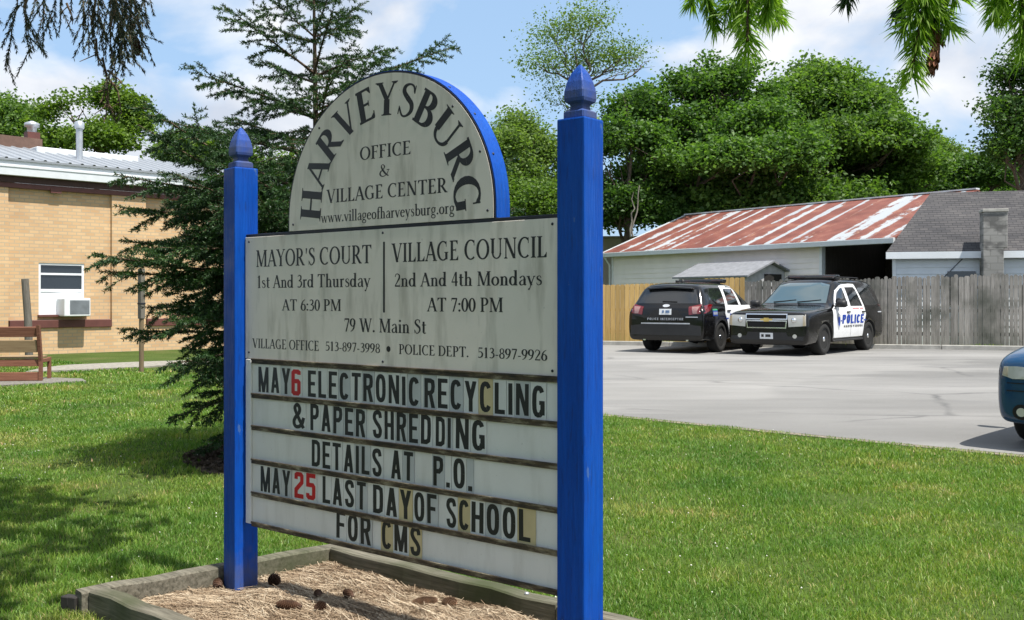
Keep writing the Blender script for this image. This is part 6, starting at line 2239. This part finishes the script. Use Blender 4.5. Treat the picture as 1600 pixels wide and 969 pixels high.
def build_spruce(name, label, base, H, Rmax, seed, per_m, nl, nw, mat):
    rng = np.random.default_rng(seed)
    root = thing(name, label, 'tree', base)
    mb = MB()
    mb.tube([(0, 0, -.2), (0, 0, H * .3), (.02, 0, H * .6), (0, 0.01, H * .85), (0, 0, H)], [.06, .048, .028, .013, .005], 9)
    segs, wood_ = [], []
    z = .50
    while z < H - .15:
        t = z / H
        rad = float(np.interp(z, (.4, .8, 1.3, 2.4, 3.05, 3.7, 4.3, 5.0), (.9, 1.45, 1.85, 1.82, 1.15, .85, .6, .2)))
        nb = 8 if z < 2.5 else 5
        a0 = rng.uniform(0, 2 * PI)
        for k in range(nb):
            az = a0 + 2 * PI * k / nb + rng.normal() * .18
            Lb = max(.22, rad * rng.uniform(.78, 1.12))
            el = -.12 + .75 * t + rng.normal() * .07
            spruce_branch(rng, (0, 0, z + rng.uniform(-.06, .06)), az, Lb, el, .30 * (1 - t), segs, wood_)
        z += .20 + (.0 if z < 2.4 else .16)
    for d_ in EXTRA_BRANCHES.get(name, ()):
        spruce_branch(rng, *d_, segs, wood_)
    sp = shoot_pts((0, 0, H - .4), (0, 0, 1), .45, rng, 0, 4)
    for a, b_ in zip(sp[:-1], sp[1:]): segs.append((a, b_))
    for pts, r in wood_:
        n = len(pts)
        mb.tube([Vector(p) for p in pts], [max(.0022, r * (1 - .85 * k / (n - 1))) for k in range(n)], 4, cap=False)
    mb.build('trunk', M_TWIG, root)
    P = np.array([s[0] for s in segs]); Q = np.array([s[1] for s in segs])
    V, F = needles(P, Q, per_m, nl, nw, rng)
    fast_mesh('crown', V, F, mat, root)
    print('SPRUCE', name, 'segs', len(segs), 'faces', len(F))
    return root


EXTRA_BRANCHES = {'spruce_tree': [((0, 0, 3.35), .05, 1.45, .40, .03), ((0, 0, 3.2), -.35, 1.15, .30, .05), ((0, 0, 2.2), 3.3, 1.5, .10, .2), ((0, 0, 2.45), 3.0, 1.25, .25, .2)]}
build_spruce('spruce_tree', 'dark green young spruce growing behind the left half of the sign', SPR, 5.0, 2.1, 5, 330, .033, .0068, N_GREEN)
# mulch ring under it
mpoly = [(SPR.x + MULCH_R * (1 + .10 * math.sin(5 * a)) * math.cos(a), SPR.y + MULCH_R * (1 + .10 * math.sin(5 * a)) * math.sin(a)) for a in [2 * PI * k / 40 for k in range(40)]]


def make_mulch():
    m = Mat('brown_bark_mulch', (.07, .045, .03), .95, 0, .15)
    m.color(m.ramp(m.noise(26, 5), [(.35, (.06, .045, .033)), (.55, (.12, .092, .068)), (.75, (.20, .165, .125))]))
    m.bump(m.noise(40, 5), .9, .03)
    return m.m


M_MULCH = make_mulch()
o = sheet('mulch_ring', mpoly, M_MULCH, .015, .25)
tag(o, kind='structure')
n = 5200
a, rr = RNG.uniform(0, 2 * PI, n), MULCH_R * np.sqrt(RNG.random(n)) * 1.05
px_, py_ = SPR.x + rr * np.cos(a), SPR.y + rr * np.sin(a)
pos = np.stack([px_, py_, gza(py_) + RNG.uniform(.018, .05, n)], 1)
V, F = leaf_cloud(pos, .05, np.random.default_rng(8), .5)
tag(fast_mesh('mulch_chips', V, F, M_MULCH), kind='stuff')


# ---- spruce limbs reaching into the top of the picture, each from its own tree outside the frame
def hanging(rng, p, L, dirn, n_side, side_l, segs, wood_, sag=.15):
    sp = shoot_pts(p, dirn, L, rng, sag, max(3, int(L / .03)))
    wood_.append((sp, .003))
    for a_, b_ in zip(sp[:-1], sp[1:]): segs.append((a_, b_))
    m = len(sp)
    for k in range(n_side):
        j = 1 + int((m - 2) * (k + .5) / n_side)
        g = sp[min(j + 1, m - 1)] - sp[j]; g /= np.linalg.norm(g) + 1e-9
        pr = rng.normal(size=3); pr -= pr.dot(g) * g; pr /= np.linalg.norm(pr)
        q = shoot_pts(sp[j], g * .8 + pr * .55 + np.array([0, 0, -.25]), side_l * rng.uniform(.5, 1.1), rng, .2, 3)
        wood_.append((q, .002))
        for a_, b_ in zip(q[:-1], q[1:]): segs.append((a_, b_))


rng = np.random.default_rng(77)
OV = thing('overhanging_spruce', 'spruce whose bright green tips and one brown cone hang into the top right', 'tree', (2.9, -1.9, 0))
o0 = Vector((2.9, -1.9, 0))
mb = MB()
mb.tube([(0, 0, -.2), (0, 0, 3), (.05, .05, 6), (0, 0, 8.5)], [.2, .17, .10, .03], 10)
mainb = [Vector((0, 0, 2.55)), Vector((-.9, 1.0, 2.42)), Vector((-1.75, 2.1, 2.22)), Vector((-2.25, 2.75, 2.0)), Vector((-2.55, 2.88, 1.93))]
mb.tube(mainb, [.035, .026, .016, .008, .004], 7)
# limbs higher up the trunk, clear of the sun on the sign
for k in range(10):
    az = rng.uniform(-2.6, -.2); z = rng.uniform(2.6, 8)
    mb.tube([Vector((0, 0, z)), Vector((math.cos(az) * .8, math.sin(az) * .8, z - .1)), Vector((math.cos(az) * 1.7 * (1 - z / 10), math.sin(az) * 1.7 * (1 - z / 10), z - .35))], [.03, .02, .006], 5)
mb.build('trunk', M_BARK, OV)
OVS = [  # px, py of the tip, distance, shoot length
    (1118, 44, .95, .065, 0), (1168, 78, .92, .13, 1), (1218, 34, .97, .07, 0), (1150, 40, .98, .08, 0), (1196, 30, .90, .07, 0),
    (1425, 120, .93, .14, 1), (1402, 28, .97, .06, 2), (1462, 40, .96, .08, 2), (1440, 60, .94, .08, 2), (1574, 32, .95, .075, 0), (1600, 86, .90, .14, 1), (1555, 30, .97, .06, 0), (1080, 6, 1.0, .02, 0), (1322, 5, 1.0, .02, 2)]
stems = MB()
for k, (px, py, Y, L, tp_) in enumerate(OVS):
    tip = np.array(at(px, py, Y) - o0)
    side = .012 * rng.normal()
    top = tip + np.array([side, .02 * rng.normal(), L])
    segs, wood_ = [], []
    d = tip - top
    sp = [top + d * t for t in np.linspace(0, 1, 6)]
    for a_, b_ in zip(sp[:-1], sp[1:]): segs.append((a_, b_))
    if tp_ == 1:
        for f in (.25, .45):
            for s in (-1, 1):
                q = top + d * f
                segs.append((q, q + np.array([s * .022, 0, -.035])))
    V, F = needles(np.array([s[0] for s in segs]), np.array([s[1] for s in segs]), 4200 if tp_ != 1 else 3800, .016 if tp_ != 1 else .021, .0016, rng, .70 if tp_ != 1 else .85, .15)
    fast_mesh('needle_spray', V, F, N_NEW if tp_ < 2 else N_GREEN, OV)
    # twig that carries it, up to the limb above the frame
    near = min(((mainb[i].lerp(mainb[i + 1], t / 8)) for i in range(len(mainb) - 1) for t in range(9)), key=lambda v: (v - Vector(top)).length)
    stems.tube([Vector(tip) + Vector((0, 0, .008)), Vector(top), Vector(top).lerp(near, .5) + Vector((0, 0, .03)), near], [.0016, .0022, .003, .004], 5)
stems.build('twigs', M_TWIG, OV)
for (px, py, Y, L, rd_, q) in ((1463, 70, .93, .026, .0055, .2), (1456, 44, .94, .017, .0065, -.4)):
    o = make_cone_mesh(L, rd_, M_CONE_TAN).build('hanging_cone', plain('russet_young_cone', (.24, .085, .04), .7, var=.4, scale=60), OV)
    o.location = at(px, py, Y) - o0
    o.rotation_euler = (R(180), q, 0)

DR = thing('drooping_spruce', 'old spruce whose drooping dark twigs hang into the top left of the sky', 'tree', (-3.6, 4.2, 0))
o0 = Vector((-3.6, 4.2, 0))
mb = MB()
mb.tube([(0, 0, -.2), (0, 0, 4), (.05, .05, 8), (0, 0, 12)], [.24, .2, .12, .03], 10)
mainb = [Vector((0, 0, 4.6)), Vector((.7, .2, 4.25)), Vector((1.3, .4, 3.8)), Vector((1.7, .5, 3.55)), Vector((2.1, .55, 3.45))]
mb.tube(mainb, [.05, .036, .022, .012, .005], 7)
mb.tube([Vector((0, 0, 5.2)), Vector((1.2, -.5, 4.9)), Vector((2.3, -.9, 4.3))], [.04, .02, .006], 6)
segs, wood_ = [], []
DRS = [  # px, py of the lower end, length in px, bushiness
    (16, 102, 110, 3), (32, 84, 120, 3), (46, 80, 70, 1), (72, 38, 60, 3), (84, 40, 60, 1), (95, 20, 40, 1), (45, 24, 40, 1), (112, 30, 40, 0), (5, 58, 70, 1),
    (134, 36, 60, 2), (150, 70, 110, 3), (160, 100, 140, 5), (172, 98, 150, 6), (186, 92, 140, 6), (196, 70, 120, 5), (205, 92, 120, 5), (214, 84, 110, 4), (226, 76, 110, 3), (152, 100, 60, 1), (180, 60, 100, 5), (165, 50, 90, 5), (205, 50, 90, 5), (218, 52, 80, 3), (176, 120, 80, 2)]
Yd = 4.75
for px, py, l, bsh in DRS:
    yy = Yd + rng.normal() * .12
    L = l / FPX * yy
    tip = np.array(at(px, py, yy) - o0)
    top = tip + np.array([-.10 * L + .03 * rng.normal(), .03 * rng.normal(), L])
    hanging(rng, top, L * 1.02, tip - top, bsh * 2, .16, segs, wood_, .1)
    near = min(((mainb[i].lerp(mainb[i + 1], t / 8)) for i in range(len(mainb) - 1) for t in range(9)), key=lambda v: (v - Vector(top)).length)
    wood_.append(([top, np.array(Vector(top).lerp(near, .5) + Vector((0, 0, .05))), np.array(near)], .007))
# the sideways green tip and the long dead stem
q = np.array(at(205, 48, Yd) - o0); e = np.array(at(252, 66, Yd) - o0)
for a_, b_ in ((q, (q + e) / 2), ((q + e) / 2, e)): segs.append((a_, b_))
for pts in ([(160, 90), (166, 115), (169, 150), (165, 186)], [(169, 128), (158, 160)], [(169, 122), (184, 142), (190, 178)], [(166, 150), (176, 180)], [(168, 110), (190, 128)], [(150, 60), (154, 104)], [(104, 5), (115, 32)]):
    wood_.append(([np.array(at(a_, b_, Yd) - o0) for a_, b_ in pts], .006))
    for (a0_, b0_), (a1_, b1_) in zip(pts[:-1], pts[1:]):
        A_, B_ = np.array(at(a0_, b0_, Yd) - o0), np.array(at(a1_, b1_, Yd) - o0)
        for _ in range(4):
            t = rng.random(); c = A_ + (B_ - A_) * t
            wood_.append(([c, c + np.array([rng.normal() * .03, rng.normal() * .03, -.02 - rng.random() * .04])], .003))
for pts, r in wood_:
    n = len(pts)
    mb.tube([Vector(p) for p in pts], [max(.0016, r * (1 - .7 * k / (n - 1))) for k in range(n)], 4, cap=False)
mb.build('trunk', M_TWIG, DR)
V, F = needles(np.array([s[0] for s in segs]), np.array([s[1] for s in segs]), 480, .019, .0036, rng, .55, .1)
fast_mesh('crown', V, F, N_OLD, DR)
b = make_cone_mesh(.085, .016, M_CONE).build('hanging_cone', M_CONE, DR)
b.location = at(212, 58, Yd - .1) - o0
b.rotation_euler = (R(175), R(-8), 0)

# unseen crowns above the frame, shaped to shade the sign and left lawn
extra = []  # two spruces added out of view to cut sky light on the sign
for k, (x, y, lab) in enumerate(((-1.6, -7.0, 'tall dense spruce directly behind the viewer'), (-8.6, 0.6, 'tall dense spruce far to the left of the sign'))):
    r_ = thing('shade_spruce', lab, 'tree', (x, y, 0))
    mb = MB(); mb.tube([(0, 0, -.2), (0, 0, 5), (0, 0, 11)], [.22, .16, .03], 9); mb.build('trunk', M_BARK, r_)
    extra.append((r_, 2.7, .7, 11.2, 70 + k))
for root, R0, z0, H, seed in [(OV, 2.1, 3.1, 9.0, 61), (DR, 3.1, 4.6, 12.2, 62)] + extra:
    rg = np.random.default_rng(seed)
    n = 9000
    t = rg.random(n) ** 1.3
    a = rg.uniform(0, 2 * PI, n)
    r = R0 * (1 - t) * np.sqrt(rg.random(n))
    p = np.stack([r * np.cos(a), r * np.sin(a), z0 + (H - z0) * t - .18 * r], 1)
    V, F = leaf_cloud(p, .24, rg, .3)
    fast_mesh('outer_crown', V, F, N_GREEN, root)
